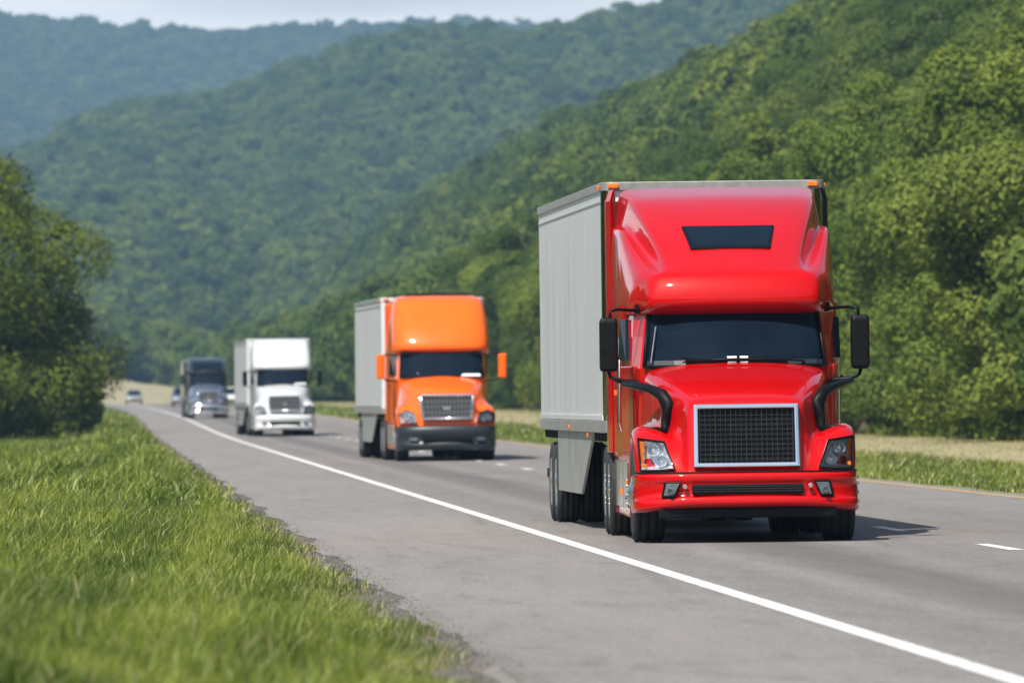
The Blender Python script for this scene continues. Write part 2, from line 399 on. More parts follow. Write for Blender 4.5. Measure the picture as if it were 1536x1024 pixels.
# ------------------------------------------------------------------ vehicle parts
def tyre_prof(r, w):
    return [(0.02, r * .56), (0.0, r * .62), (-.012, r * .8), (0.0, r * .93), (.03, r * .99), (w * .2, r), (w * .21, r * .965), (w * .25, r * .965), (w * .26, r), (w * .47, r), (w * .48, r * .965), (w * .52, r * .965), (w * .53, r), (w * .74, r), (w * .75, r * .965), (w * .79, r * .965), (w * .8, r), (w - .03, r * .99), (w, r * .93), (w + .012, r * .8), (w, r * .62), (w - .02, r * .56)]
def rim_prof(r, w, front):
    if front: return [(.01, r * .57), (.02, r * .55), (.05, r * .53), (.06, r * .46), (-.01, r * .38), (-.02, r * .28), (-.02, r * .24), (-.05, r * .2), (-.06, r * .1), (-.06, .001)]
    return [(.0, r * .60), (-.008, r * .57), (.0, r * .5), (.03, r * .42), (.03, r * .3), (-.01, r * .24), (-.02, r * .12), (-.02, .001)]
    return [(.01, r * .57), (.02, r * .55), (.16, r * .52), (.2, r * .45), (.2, r * .28), (.08, r * .24), (.03, r * .2), (.02, .001)]
def wheel(root, side, x_out, y, r=.52, w=.29, front=True, rimmat='alu', z=None):
    """side -1 left, +1 right (picture sense); x_out = outer face distance from centre line"""
    z = r if z is None else z
    wm = MB().lathe_x([(w * .3, r * .55), (w * .3, .03)], side * x_out, y, z, 24, 0, -side)
    h = wm.obj('wheel', 'under', root, smooth=True, fix=False)
    tb = MB().lathe_x(tyre_prof(r, w), side * x_out, y, z, 40, 0, -side)
    for k in range(40):   # shoulder lugs
        a = 2 * math.pi * k / 40
        for xo in (.02, w - .06):
            c, s = math.cos(a), math.sin(a); cx = side * (x_out - xo)
            tb.tube([(cx, y + c * r * .95, z + s * r * .95), (cx - side * .04, y + c * r * .955, z + s * r * .955)], .022, 4)
    t = tb.obj('tyre', 'tyre', h, smooth=True, fix=False)
    rb = MB().lathe_x(rim_prof(r, w, front), side * x_out, y, z, 32, 0, -side)
    for k in range(10):
        a = 2 * math.pi * k / 10; c, s = math.cos(a), math.sin(a); xo = -.035 if front else .02
        rb.tube([(side * (x_out - xo + .03), y + c * r * .32, z + s * r * .32), (side * (x_out - xo + .035 * 0 - .02 * -1), y + c * r * .32, z + s * r * .32)], .02, 6)
    rb.obj('rim', rimmat, h, smooth=True, fix=False)
    return h

def lamp_bowl(mb, x, y, z, r, mi=0):
    prof = [(-.02, r), (.02, r * .92), (.06, r * .7), (.09, r * .3), (.1, .001)]
    vs = []; fs = []; n = 18
    for (yo, rr) in prof:
        for k in range(n):
            a = 2 * math.pi * k / n; vs.append((x + rr * math.cos(a), y + yo, z + rr * math.sin(a)))
    for i in range(len(prof) - 1):
        for k in range(n): fs.append((i * n + k, i * n + (k + 1) % n, (i + 1) * n + (k + 1) % n, (i + 1) * n + k))
    mb.add(vs, fs, mi)

def headlight(root, s, poly, depth=.25, bowls=(), amber=None, label=None, cover=True):
    """poly: (x,y,z) of the front outline for the right side (mirrored for s=-1)"""
    P = [(s * x, y, z) for x, y, z in poly]; n = len(P)
    Pb = [(x, y + .12, z) for x, y, z in P]
    body = MB().prism(Pb, depth)
    body.add(P + Pb, [(i, (i + 1) % n, n + (i + 1) % n, n + i) for i in range(n)])
    body = body.obj('headlight', 'lampdark', root, fix=False)
    MB().tube(P + [P[0]], .010, 6).obj('bezel', 'black', body, smooth=True)
    b = MB()
    for (x, y, z, r) in bowls:
        lamp_bowl(b, s * x, y, z, r)
        b.tube([(s * x, y + .06, z), (s * x, y + .0, z)], [r * .3, r * .22], 10)
    c = Vector((sum(p[0] for p in P) / n, sum(p[1] for p in P) / n, sum(p[2] for p in P) / n))
    Q = [Vector(p) * .9 + c * .1 for p in P]; Qb = [tuple((Vector(p) * .62 + c * .38) + Vector((0, .1, 0))) for p in P]
    b.add([(v.x, v.y + .03, v.z) for v in Q] + Qb, [(i, (i + 1) % n, n + (i + 1) % n, n + i) for i in range(n)] + [tuple(range(n, 2 * n))])
    b.obj('reflector', 'lamp', body, fix=False)
    if amber: MB().prism([(s * x, y, z) for x, y, z in amber], .03).obj('turn_signal', 'amber', body, bevel=.006)
    if cover: MB().add(P, [tuple(range(n))]).obj('lens', 'clear', body, fix=False)
    return body

def sidebox(b, x0, x1, y0, y1, z0, z1, s, mi=0):
    xa, xb = sorted((s * x0, s * x1)); b.box(xa, xb, y0, y1, z0, z1, mi)

def trailer(root, y0, length, wid, z0, z1, skin='trailer', loc_y=None, rotz=0.0, tandem=(12.6, 13.9), skirt=True, markers=True, front='alu', detail=True):
    """trailer hung at y0; its own children are sub-parts"""
    hw = wid / 2; r = .14
    # body with rounded front corners
    pl = [(-hw, length)] + [(-hw, r)] + [(-hw + r - r * math.cos(a), r - r * math.sin(a)) for a in np.linspace(.3, math.pi / 2, 5)]
    pl += [(-x, y) for x, y in pl[::-1]]
    n = len(pl); b = MB()
    zs = [z0 + .14, z1 - .1]
    vs = [(x, y, z) for z in zs for x, y in pl]
    fs = [(i, (i + 1) % n, n + (i + 1) % n, n + i) for i in range(n)] + [tuple(range(n)), tuple(range(2 * n - 1, n - 1, -1))]
    b.add(vs, fs)
    t = b.obj('trailer_body', skin, root, loc=(0, y0, 0)); t.rotation_euler = (0, 0, rotz)
    e = .012
    def railobj(name, za, zb, mat, ee):
        q = MB(); pr = []
        for x, y in pl:
            pr.append((x * (1 + ee / hw), y - ee if y < length else y + ee))
        vs = [(x, y, z) for z in (za, zb) for x, y in pr]
        q.add(vs, fs); return q.obj(name, mat, t, bevel=.008)
    railobj('top_rail', z1 - .1, z1, 'rail' if front != 'white' else 'white', .02)
    rb_ = railobj('bottom_rail', z0, z0 + .14, 'rail', .02)
    # a lighter scuff band along the side and posts
    rb = MB()
    for s in (-1, 1):
        sidebox(rb, hw + .001, hw + .018, .35, length - .1, z0 + .145, z0 + .2, s)
        sidebox(rb, hw + .001, hw + .012, .35, length - .1, z1 - .22, z1 - .2, s)
        if detail and length < 3:
            k = 2.44
            while k < length - .3:
                sidebox(rb, hw + .001, hw + .0025, k, k + .02, z0 + .2, z1 - .22, s); k += 2.44
    rb.obj('side_ribs', skin if detail else 'rail', t)
    for s in (-1, 1):
        cp = MB(); vs = []; m_ = 9
        for z in (z0 + .141, z1 - .101):
            for a in np.linspace(0.0, math.pi / 2, m_):
                vs.append((s * (hw - r + (r + .012) * math.cos(a)), r - (r + .012) * math.sin(a), z))
            vs.append((s * (hw + .012), r + .16, z))
        k = m_ + 1
        order = [m_] + list(range(m_))
        cp.add(vs, [(order[i], order[i + 1], k + order[i + 1], k + order[i]) for i in range(m_)])
        cp.obj('corner_post', 'chrome' if front == 'alu' else front, t, smooth=True)
    if markers:
        for s in (-1, 1):
            MB().box(s * (hw - .12) - .06, s * (hw - .12) + .06, -.07, .0, z1 - .075, z1 - .02).obj('marker_lamp', 'amber', t, bevel=.012)
            q = MB(); sidebox(q, hw + .02, hw + .05, .28, .4, z1 - .08, z1 - .03, s); q.obj('side_marker', 'amber', t, bevel=.008)
            q = MB(); sidebox(q, hw + .02, hw + .045, 3.5, 3.62, z0 - .06, z0 - .01, s); q.obj('side_marker', 'amber', t, bevel=.008)
        for y_ in (length * .5,):
            for s in (-1, 1):
                q = MB(); sidebox(q, hw + .02, hw + .04, y_, y_ + .12, z0 + .03, z0 + .08, s); q.obj('side_marker', 'amber', t, bevel=.006)
    fr = MB()
    for s in (-1, 1): sidebox(fr, .3, .42, 2.5, length - .2, z0 - .22, z0 - .001, s)
    k = 1.0
    while k < length - .3: fr.box(-hw + .03, hw - .03, k, k + .06, z0 - .1, z0 - .002); k += .7
    fr.box(-.9, .9, .6, 1.6, z0 - .1, z0 - .003)
    for s in (-1, 1):   # landing legs
        sidebox(fr, .75, .87, 3.1, 3.24, .42, z0 - .003, s); sidebox(fr, .70, .92, 3.0, 3.34, .38, .42, s)
    for y_ in tandem:
        fr.tube([(-1.0, y_, .5), (1.0, y_, .5)], .075, 10)
        sidebox(fr, .42, .55, y_ - .35, y_ + .35, .6, z0 - .2, 1); sidebox(fr, .42, .55, y_ - .35, y_ + .35, .6, z0 - .2, -1)
    fr.box(-1.2, 1.2, length - .12, length - .02, .55, .67)
    for s in (-1, 1): sidebox(fr, .85, .95, length - .12, length - .04, .67, z0, s)
    fr.obj('underframe', 'under', t)
    if skirt:
        for s in (-1, 1):
            q = MB(); x = s * (hw - .02)
            A = [(3.2, z0 - .002), (12.0, z0 - .002), (12.0, .42), (6.2, .42)]
            vs = [(x, y, z) for y, z in A] + [(x - s * .03, y, z) for y, z in A]
            q.add(vs, [(0, 1, 2, 3), (7, 6, 5, 4)] + [(i, i + 4, (i + 1) % 4 + 4, (i + 1) % 4) for i in range(4)])
            q.obj('side_skirt', 'skirt', t)
    # wheels of the trailer: one mesh each (dual pair with rim)
    src = None
    for y_ in tandem:
        for s in (-1, 1):
            q = MB()
            for xo in (0, .34):
                q.lathe_x(tyre_prof(.51, .27), s * (hw - .02 - xo), y_, .51, 32, 0, -s)
            q.lathe_x(rim_prof(.51, .27, False), s * (hw - .02), y_, .51, 24, 1, -s)
            q.lathe_x([(.3, .3), (.3, .02)], s * (hw - .02), y_, .51, 16, 0, -s)
            q.obj('trailer_wheel', ['tyre', 'alu'], t, smooth=True, fix=False)
    for s in (-1, 1):
        q = MB(); sidebox(q, .7, 1.22, tandem[1] + .7, tandem[1] + .72, .25, z0 - .2, s); q.obj('mud_flap', 'black', t)
    return t

def patch(pts_lo, pts_hi, name, mat, root, off=-.015, solid=.02, n=6, smooth=True, sub=2):
    """ruled sheet between two polylines (lists of xyz), pushed by off in y"""
    b = MB(); k = len(pts_lo); vs = []
    for i in range(n + 1):
        t = i / n
        for a, c in zip(pts_lo, pts_hi):
            p = [a[j] * (1 - t) + c[j] * t for j in range(3)]; vs.append((p[0], p[1] + off, p[2]))
    b.add(vs, [(i * k + j, i * k + j + 1, (i + 1) * k + j + 1, (i + 1) * k + j) for i in range(n) for j in range(k - 1)])
    return b.obj(name, mat, root, smooth=smooth, solid=solid)
def arc_front(w, y_c, y_e, z, n=13, p=2.4):
    return [(w * u, y_c + (y_e - y_c) * abs(u) ** p, z) for u in np.linspace(-1, 1, n)]
def lerp_poly(cols, z):
    return cols

# ------------------------------------------------------------------ the red truck
def red_truck():
    root = thing('semi_truck', 'bright red semi truck with black mesh grille pulling a silver box trailer', 'semi truck',
                 (6.965, 113.5, -.003), (0, R(-.75), R(-.78)), 'trucks driving in the right lane')
    A = root
    # hood with its fenders, built front (z .76) to windscreen base
    cols = [
      [(0,.13,.765),(0,.15,.80),(0,.21,1.15),(0,.29,1.49),(0,.36,1.565),(0,.60,1.62),(0,1.1,1.74),(0,1.7,1.86),(0,2.34,1.955)],
      [(.35,.13,.765),(.35,.15,.80),(.35,.21,1.15),(.35,.29,1.49),(.35,.36,1.565),(.37,.60,1.62),(.43,1.1,1.735),(.5,1.7,1.85),(.55,2.38,1.945)],
      [(.60,.14,.765),(.60,.16,.80),(.595,.22,1.15),(.585,.30,1.47),(.595,.38,1.535),(.635,.60,1.585),(.74,1.1,1.685),(.85,1.7,1.79),(.95,2.52,1.885)],
      [(.64,.15,.765),(.64,.17,.80),(.635,.24,1.12),(.635,.34,1.42),(.655,.44,1.47),(.70,.65,1.51),(.82,1.1,1.60),(.93,1.7,1.70),(1.015,2.62,1.79)],
      [(.66,.17,.765),(.665,.20,.80),(.68,.33,.95),(.69,.52,1.06),(.72,.66,1.10),(.77,.82,1.12),(.86,1.15,1.15),(.95,1.7,1.22),(1.03,2.66,1.30)],
      [(.80,.21,.765),(.81,.24,.80),(.83,.32,.98),(.86,.44,1.12),(.88,.60,1.20),(.91,.80,1.235),(.95,1.15,1.255),(1.0,1.7,1.24),(1.06,2.6,1.14)],
      [(1.02,.30,.765),(1.03,.32,.80),(1.045,.37,.98),(1.06,.47,1.14),(1.07,.60,1.225),(1.08,.80,1.27),(1.09,1.15,1.295),(1.10,1.7,1.235),(1.11,2.4,1.02)],
      [(1.17,.42,.765),(1.18,.44,.80),(1.19,.48,.95),(1.195,.56,1.10),(1.20,.68,1.18),(1.205,.86,1.225),(1.21,1.15,1.24),(1.21,1.65,1.17),(1.20,2.15,.92)],
      [(1.18,.50,.70),(1.195,.56,.74),(1.20,.60,.84),(1.205,.67,.95),(1.21,.78,1.03),(1.215,.95,1.10),(1.22,1.28,1.13),(1.22,1.62,1.03),(1.21,1.95,.72)],
      [(1.14,.52,.70),(1.155,.59,.74),(1.16,.63,.84),(1.165,.70,.94),(1.17,.80,1.02),(1.175,.97,1.085),(1.18,1.28,1.115),(1.18,1.60,1.015),(1.17,1.90,.72)],
    ]
    MB().cage(cols).obj('hood', 'red', A, smooth=True, subsurf=2)
    MB().tube([(-.56,2.34,1.965),(-.3,2.29,1.975),(0,2.27,1.98),(.3,2.29,1.975),(.56,2.34,1.965)], .018, 6).obj('cowl_seal', 'black', A, smooth=True)
    # bumper
    plan = [(0,0),(.35,.01),(.68,.04),(.95,.12),(1.12,.24),(1.19,.38),(1.205,.62),(1.205,.80)]
    rows = [(.762,.075),(.758,.03),(.735,.0),(.665,.004),(.652,.03),(.515,.035),(.503,.0),(.49,-.02),(.425,-.03),(.40,.0),(.385,.06)]
    bc = []
    for (x, y) in plan:
        drop = -.05 * sm(.7, 1.15, x); s_ = 1 if x > 1.1 else 1
        bc.append([(x + (.012 if z < .6 else 0) * (x > .9), y + yo, z + drop * (.76 - z) / .37) for z, yo in rows])
    bmp = MB().cage(bc).obj('bumper', 'red', A, smooth=True, subsurf=2)
    MB().box(-.60, .60, .0, .05, .528, .634).obj('air_intake', 'black', bmp, bevel=.012)
    sl = MB()
    for z in (.555, .58, .605): sl.box(-.585, .585, -.008, .0, z, z + .006)
    sl.obj('intake_slats', 'under', bmp)
    for s in (-1, 1):
        P = [(s*.71,.035,.665),(s*.895,.085,.665),(s*.93,.105,.495),(s*.785,.055,.495)]
        MB().prism([(x, y - .012, z) for x, y, z in P], .05).obj('fog_lamp_recess', 'black', bmp, bevel=.01)
        MB().prism([(s*.735,.012,.645),(s*.875,.056,.645),(s*.905,.07,.515),(s*.795,.035,.515)], .01).obj('fog_lamp', 'foglens', bmp, bevel=.004)
        q = MB(); lamp_bowl(q, s*.835, .028, .565, .03); q.obj('fog_reflector', 'lamp', bmp)
        MB().tube([(s*.675,.0,.612),(s*.675,.05,.612)], .026, 12).obj('tow_pin', 'chrome', bmp, bevel=.006)
    MB().tube([(-x, y + .03, .764) for x, y in plan[:0:-1]] + [(x, y + .03, .764) for x, y in plan], .009, 6).obj('panel_gap', 'black', A, smooth=True)
    MB().box(-.95, .95, .12, .4, .27, .385).obj('lower_valance', 'black', A, bevel=.02)
    # grille
    def gy(z): return .09 + (z - .82) * .2
    g = MB().prism([(-.55,gy(.84)+.03,.84),(.55,gy(.84)+.03,.84),(.545,gy(1.47)+.03,1.47),(-.545,gy(1.47)+.03,1.47)], .06).obj('grille', 'black', A)
    fr = MB(); ins = [(-.52,.865),(.52,.865),(.517,1.445),(-.517,1.445)]; outr = [(-.575,.815),(.575,.815),(.568,1.495),(-.568,1.495)]
    vs = []
    for (X_, Z_), o in [(p, 0.0) for p in outr] + [(p, -.005) for p in ins]: vs.append((X_, gy(Z_) - .03 + o, Z_))
    for (X_, Z_) in outr + ins: vs.append((X_, gy(Z_) + .07, Z_))
    f = []
    for i in range(4):
        j = (i + 1) % 4
        f += [(i, j, 4 + j, 4 + i), (8 + i, i, 4 * 0 + j, 8 + j)[::-1], (4 + i, 4 + j, 12 + j, 12 + i)]
    fr.add(vs, f).obj('grille_frame', 'chrome', g, bevel=.014, seg=3)
    ms = MB()
    for k in range(19):
        x = -.50 + k * 1.0 / 18
        w = .006 if k % 3 else .009
        ms.prism([(x - w/2, gy(.86) + .005, .865), (x + w/2, gy(.86) + .005, .865), (x + w/2, gy(1.45) + .005, 1.45), (x - w/2, gy(1.45) + .005, 1.45)], .02)
    for k in range(11):
        z = .895 + k * .053
        ms.box(-.52, .52, gy(z) + .006, gy(z) + .02, z - .003, z + .003)
    ms.obj('grille_mesh', 'mesh', g)
    # headlights
    for s in (-1, 1):
        headlight(A, s, [(1.165,.36,1.135),(.885,.20,1.095),(.775,.135,.80),(.95,.185,.785),(1.145,.32,.785)], .30,
                  [(1.0,.29,1.01,.07),(.915,.24,.885,.062)],
                  amber=[(1.15,.365,1.11),(1.10,.33,1.10),(1.105,.32,.90),(1.13,.345,.86)])
        q = MB().box(s*1.1-.03, s*1.1+.03, .295, .31, .82, .86); q.obj('side_reflector', 'amber', A, bevel=.006)
    # cab body, rings by height
    lv = []
    def ring(z, yc, base):
        return [(x, y, z) for x, y in base]
    b0 = [(0,2.32),(.5,2.38),(.92,2.56),(1.04,2.78),(1.12,3.2),(1.2,4.0),(1.215,5.2),(1.215,6.55)]
    b1 = [(0,2.84),(.47,2.88),(.85,3.03),(.955,3.18),(1.07,3.5),(1.2,4.05),(1.215,5.2),(1.215,6.55)]
    rings = [[(x, y + .05, .92) for x, y in b0], [(x, y + .03, 1.4) for x, y in b0], [(x, y, 1.89) for x, y in b0],
             [(a[0]*.5 + c[0]*.5, a[1]*.5 + c[1]*.5, 2.24) for a, c in zip(b0, b1)], [(x, y, 2.60) for x, y in b1]]
    cols = [[rings[j][i] for j in range(5)] for i in range(8)]
    cab = MB().cage(cols); cab.box(-1.2, 1.04, 6.5, 6.54, .95, 3.8)
    cab = cab.obj('cab', 'red', A, smooth=False, subsurf=0, bevel=.02)
    # windscreen
    lo = [(-1.0,2.68),(-.92,2.555),(-.7,2.44),(-.5,2.38),(-.25,2.335),(0,2.32)]; lo = lo + [(-x, y) for x, y in lo[-2::-1]]
    hi = [(-.925,3.13),(-.85,3.025),(-.66,2.94),(-.47,2.88),(-.24,2.85),(0,2.84)]; hi = hi + [(-x, y) for x, y in hi[-2::-1]]
    ws = patch([(x, y, 1.90) for x, y in lo], [(x, y, 2.59) for x, y in hi], 'windscreen', 'glass', A, off=-.022)
    gk = MB()
    L = [(x, y - .04, 1.905) for x, y in lo]; H = [(x, y - .04, 2.575) for x, y in hi]
    gk.tube(L, .018, 6); gk.tube([L[0], H[0]], .02, 6); gk.tube([L[-1], H[-1]], .02, 6)
    gk.obj('screen_seal', 'black', ws, smooth=True)
    MB().tube([(x, y - .06, z) for (x, y, z) in [(-.93,2.56,1.95),(-.86,3.0*.0+2.83,2.35)]], .008, 5).obj('pillar_trim', 'alu', ws)
    q = MB()   # grey dash top seen low in the glass
    q.add([(x*.97, y - .052, 1.925) for x, y in lo] + [(x*.965, y - .052 + .035, 1.975) for x, y in lo], [(i, i + 1, 12 + i, 11 + i) for i in range(10)])
    q.obj('dash_edge', 'greybumper', ws, fix=False)
    for x0 in (-.085, .04):
        MB().prism([(x0 - (.01 if x0 < 0 else 0), 2.272, 1.945), (x0 + .085, 2.272, 1.945), (x0 + .09, 2.325, 2.015), (x0 - .015 * (x0 < 0), 2.325, 2.015)], .004).obj('dash_card', 'paper', ws)
    for s, a in ((-1, 1), (1, 1)):
        w = MB(); x0 = -.58 if s < 0 else .12
        w.tube([(x0 + .62, 2.33, 1.955), (x0 + .3, 2.27, 1.975), (x0 - .02 if s < 0 else x0 + .02, 2.30 + .05 * (s < 0), 2.0)], .011, 5)
        w.tube([(x0 + .62, 2.36, 1.92), (x0 + .62, 2.33, 1.955)], .02, 6)
        w.obj('wiper', 'black', ws)
    # doors, side windows, handles and steps
    for s in (-1, 1):
        d = MB()
        vs = [(s*1.095,3.0,.98),(s*1.19,3.9,.98),(s*1.205,3.95,1.92),(s*1.11,3.02,1.92)]
        vs = [(x_ + s*.012, y, z) for x_, y, z in vs]
        d.add(vs + [(x_ - s*.05, y, z) for x_, y, z in vs], [(0,1,2,3),(7,6,5,4),(0,4,5,1),(1,5,6,2),(2,6,7,3),(3,7,4,0)])
        d = d.obj('door', 'red', A, bevel=.012)
        w = [(s*1.145,3.42,1.99),(s*1.205,3.93,1.99),(s*1.19,3.95,2.44),(s*1.13,3.72,2.44)]
        w = [(x_ + s*.03, y, z) for x_, y, z in w]
        MB().add(w + [(x_ - s*.05, y, z) for x_, y, z in w], [(0,1,2,3),(7,6,5,4),(0,4,5,1),(1,5,6,2),(2,6,7,3),(3,7,4,0)]).obj('side_window', 'glass', d)
        MB().tube([(s*1.235,3.72,1.78),(s*1.245,3.86,1.78)], .018, 6).obj('handle', 'black', d)
        MB().tube([(s*1.2,4.1,1.2),(s*1.228,4.1,1.3),(s*1.228,4.1,2.2),(s*1.2,4.1,2.3)], .016, 6).obj('grab_rail', 'chrome', A, smooth=True)
        # small side light on the sleeper
        MB().box(min(s*1.21,s*1.235), max(s*1.21,s*1.235), 5.4, 5.5, 1.6, 1.66).obj('side_marker', 'amber', A, bevel=.005)
        # chassis fairing with bright tank and step panel
        fa = MB(); sidebox(fa, 1.02, 1.2, 2.05, 6.5, .26, .97, s)
        fa = fa.obj('chassis_fairing', 'red', A, bevel=.03)
        for ya, yb in ((2.3, 3.5), (3.6, 4.9), (5.0, 6.3)):
            q = MB(); sidebox(q, 1.19, 1.212, ya, yb, .36, .88, s); q.obj('fairing_panel', 'chrome', fa, bevel=.012)
        q = MB()
        for z in (.46, .66): sidebox(q, 1.2, 1.235, 2.5, 3.4, z, z + .03, s)
        q.obj('step', 'chrome', fa, bevel=.004)
        for y_, z_ in ((4.2, .5), (2.4, .62)):
            q = MB(); sidebox(q, 1.2, 1.23, y_, y_ + .1, z_, z_ + .06, s); q.obj('marker_lamp', 'amber', fa, bevel=.005)
        # side extender that closes the gap behind the sleeper
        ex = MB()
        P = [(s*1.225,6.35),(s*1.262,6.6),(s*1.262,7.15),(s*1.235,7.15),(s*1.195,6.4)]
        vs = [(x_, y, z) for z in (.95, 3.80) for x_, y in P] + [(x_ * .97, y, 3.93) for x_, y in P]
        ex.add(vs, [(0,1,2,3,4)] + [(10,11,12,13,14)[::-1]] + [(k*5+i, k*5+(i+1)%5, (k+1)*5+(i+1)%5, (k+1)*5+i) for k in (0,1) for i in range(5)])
        ex.obj('side_extender', 'red' if s < 0 else 'black', A, bevel=.012)  # right extender coloured black, painting in the shade along that edge
    # roof fairing
    zb = 2.50
    cols = [
      [(0,2.80,zb-.03),(0,2.66,zb),(0,2.55,2.56),(0,2.52,2.68),(0,2.645,2.925),(0,2.75,2.965),(0,3.35,3.24),(0,4.2,3.58),(0,4.9,3.78),(0,5.4,3.85),(0,6.6,3.95)],
      [(.5,2.83,zb-.03),(.5,2.68,zb),(.5,2.57,2.56),(.5,2.54,2.68),(.5,2.665,2.925),(.5,2.77,2.96),(.52,3.37,3.23),(.55,4.22,3.57),(.58,4.9,3.77),(.6,5.4,3.84),(.65,6.6,3.945)],
      [(.80,2.89,zb-.02),(.83,2.75,zb),(.835,2.64,2.56),(.83,2.61,2.68),(.82,2.735,2.93),(.67,2.81,2.96),(.76,3.42,3.21),(.89,4.26,3.55),(.955,4.95,3.75),(.985,5.4,3.83),(1.05,6.6,3.935)],
      [(.87,2.93,zb-.02),(.905,2.79,zb),(.915,2.68,2.56),(.91,2.65,2.68),(.89,2.775,2.93),(.73,2.84,2.955),(.80,3.46,3.17),(.935,4.32,3.49),(1.02,4.98,3.68),(1.06,5.42,3.78),(1.12,6.6,3.90)],
      [(.90,2.98,zb-.02),(.94,2.84,zb),(.952,2.73,2.56),(.95,2.70,2.68),(.93,2.82,2.93),(.80,2.90,2.95),(.85,3.72,3.04),(.96,4.55,3.22),(1.04,5.1,3.37),(1.09,5.5,3.44),(1.17,6.6,3.49)],
      [(.92,3.05,zb-.02),(.96,2.93,zb),(.975,2.84,2.56),(.978,2.82,2.68),(.965,2.92,2.92),(.93,2.99,2.965),(1.01,3.62,3.14),(1.095,4.38,3.38),(1.135,4.78,3.47),(1.155,5.2,3.49),(1.20,6.6,3.52)],
      [(.97,3.17,zb-.02),(1.005,3.10,zb),(1.03,3.06,2.58),(1.038,3.06,2.68),(1.035,3.10,2.88),(1.045,3.17,2.93),(1.10,3.8,3.09),(1.165,4.5,3.32),(1.19,4.9,3.41),(1.2,5.3,3.44),(1.215,6.6,3.47)],
      [(1.02,3.28,zb-.02),(1.06,3.22,zb),(1.085,3.17,2.58),(1.095,3.17,2.68),(1.10,3.24,2.80),(1.11,3.34,2.84),(1.15,3.9,2.92),(1.195,4.55,3.08),(1.21,5.0,3.15),(1.215,5.4,3.18),(1.22,6.6,3.2)],
      [(1.06,3.42,zb-.02),(1.10,3.38,zb),(1.13,3.4,2.55),(1.14,3.42,2.58),(1.145,3.5,2.6),(1.15,3.6,2.62),(1.18,4.0,2.64),(1.215,4.6,2.66),(1.22,5.0,2.68),(1.22,5.4,2.7),(1.22,6.6,2.7)],
      [(1.06,3.42,zb-.02),(1.10,3.40,zb-.01),(1.13,3.45,zb-.01),(1.14,3.5,zb-.01),(1.145,3.6,zb-.01),(1.15,3.7,zb-.01),(1.18,4.05,zb-.01),(1.215,4.6,zb-.01),(1.22,5.0,zb-.01),(1.22,5.4,zb-.01),(1.22,6.6,zb-.01)],
    ]
    rf = MB().cage(cols).obj('roof_fairing', 'red', A, smooth=True, subsurf=2)
    MB().box(-.86, .86, 2.88, 3.1, 2.45, 2.53).obj('visor_underside', 'black', A)
    # skylight, following the slope of the roof
    def ry_(z): return 3.35 + (z - 3.24) * (4.2 - 3.35) / (3.58 - 3.24)
    P = [(-.395,3.24),(.455,3.24),(.49,3.455),(-.485,3.455)]
    P = [(-.415,3.23),(.415,3.23),(.485,3.455),(-.485,3.455)]
    def slab(P, off, th): 
        n = Vector((0, -.37, .93)); 
        vs = [(x, ry_(z) + n.y*off, z + n.z*off) for x, z in P] + [(x, ry_(z) + n.y*(off-th), z + n.z*(off-th)) for x, z in P]
        return MB().add(vs, [(0,1,2,3),(7,6,5,4)] + [(i, i+4, (i+1)%4+4, (i+1)%4) for i in range(4)])
    sk = slab(P, .010, .06).obj('skylight', 'glass', A, bevel=.006)
    Q = [(-.44,3.215),(.44,3.215),(.515,3.47),(-.515,3.47)]
    slab(Q, .004, .06).obj('skylight_frame', 'black', sk, bevel=.01)
    # mirrors
    for s in (-1, 1):
        P = [(s*1.29,2.60),(s*1.48,2.60),(s*1.49,2.72),(s*1.44,2.80),(s*1.31,2.80),(s*1.28,2.72)]
        mb = MB(); n = len(P)
        zs = [(1.86,.85),(1.90,1),(2.40,1),(2.455,.85)]
        cx, cy = s*1.385, 2.7
        vs = [(cx + (x-cx)*k, cy + (y-cy)*k, z) for z, k in zs for x, y in P]
        fs = [tuple(range(n)), tuple(range(3*n, 4*n))[::-1]] + [(k*n+i, k*n+(i+1)%n, (k+1)*n+(i+1)%n, (k+1)*n+i) for k in range(3) for i in range(n)]
        m = mb.add(vs, fs).obj('mirror', 'black', A, bevel=.025, seg=3)
        MB().box(min(s*1.31,s*1.46), max(s*1.31,s*1.46), 2.795, 2.81, 1.93, 2.38).obj('mirror_glass', 'chrome', m)
        MB().tube([(s*1.37,2.7,2.44),(s*1.36,2.7,2.53),(s*1.27,2.8,2.545),(s*1.05,3.1,2.53)], .018, 8).obj('mirror_arm', 'black', m, smooth=True)
        MB().tube([(s*1.05,3.1,2.50),(s*1.04,3.1,2.60)], .035, 8).obj('arm_bracket', 'black', m)
        MB().tube([(s*1.39,2.7,1.87),(s*1.37,2.68,1.80),(s*1.27,2.66,1.755),(s*1.08,2.8,1.74),(s*1.0,2.7,1.66)], [.02,.02,.024,.034,.034], 8).obj('mirror_arm', 'black', m, smooth=True)
        # curved black arm rising from the fender
        MB().tube([(s*1.24,2.0,1.73),(s*1.12,1.6,1.70),(s*.99,1.2,1.665),(s*.87,.98,1.60),(s*.82,.92,1.50),(s*.83,.92,1.36),(s*.85,.90,1.25),(s*.86,.86,1.19)],
                  [.035,.045,.05,.066,.078,.06,.045,.04], 10).obj('fender_arm', 'black', A, smooth=True)
        MB().tube([(s*.86,.86,1.205),(s*.94,.80,1.235),(s*1.06,.74,1.235)], [.04,.022,.012], 8).obj('arm_foot', 'black', A, smooth=True)
    # chassis
    fr = MB()
    for s in (-1, 1): sidebox(fr, .36, .46, .45, 9.6, .62, .88, s)
    fr.tube([(-.95,1.32,.46),(.95,1.32,.46)], .07, 10)
    for y in (7.05, 8.35):
        fr.tube([(-.95,y,.52),(.95,y,.52)], .09, 10); fr.tube([(0,y-.3,.5),(0,y+.3,.5)], .24, 14)
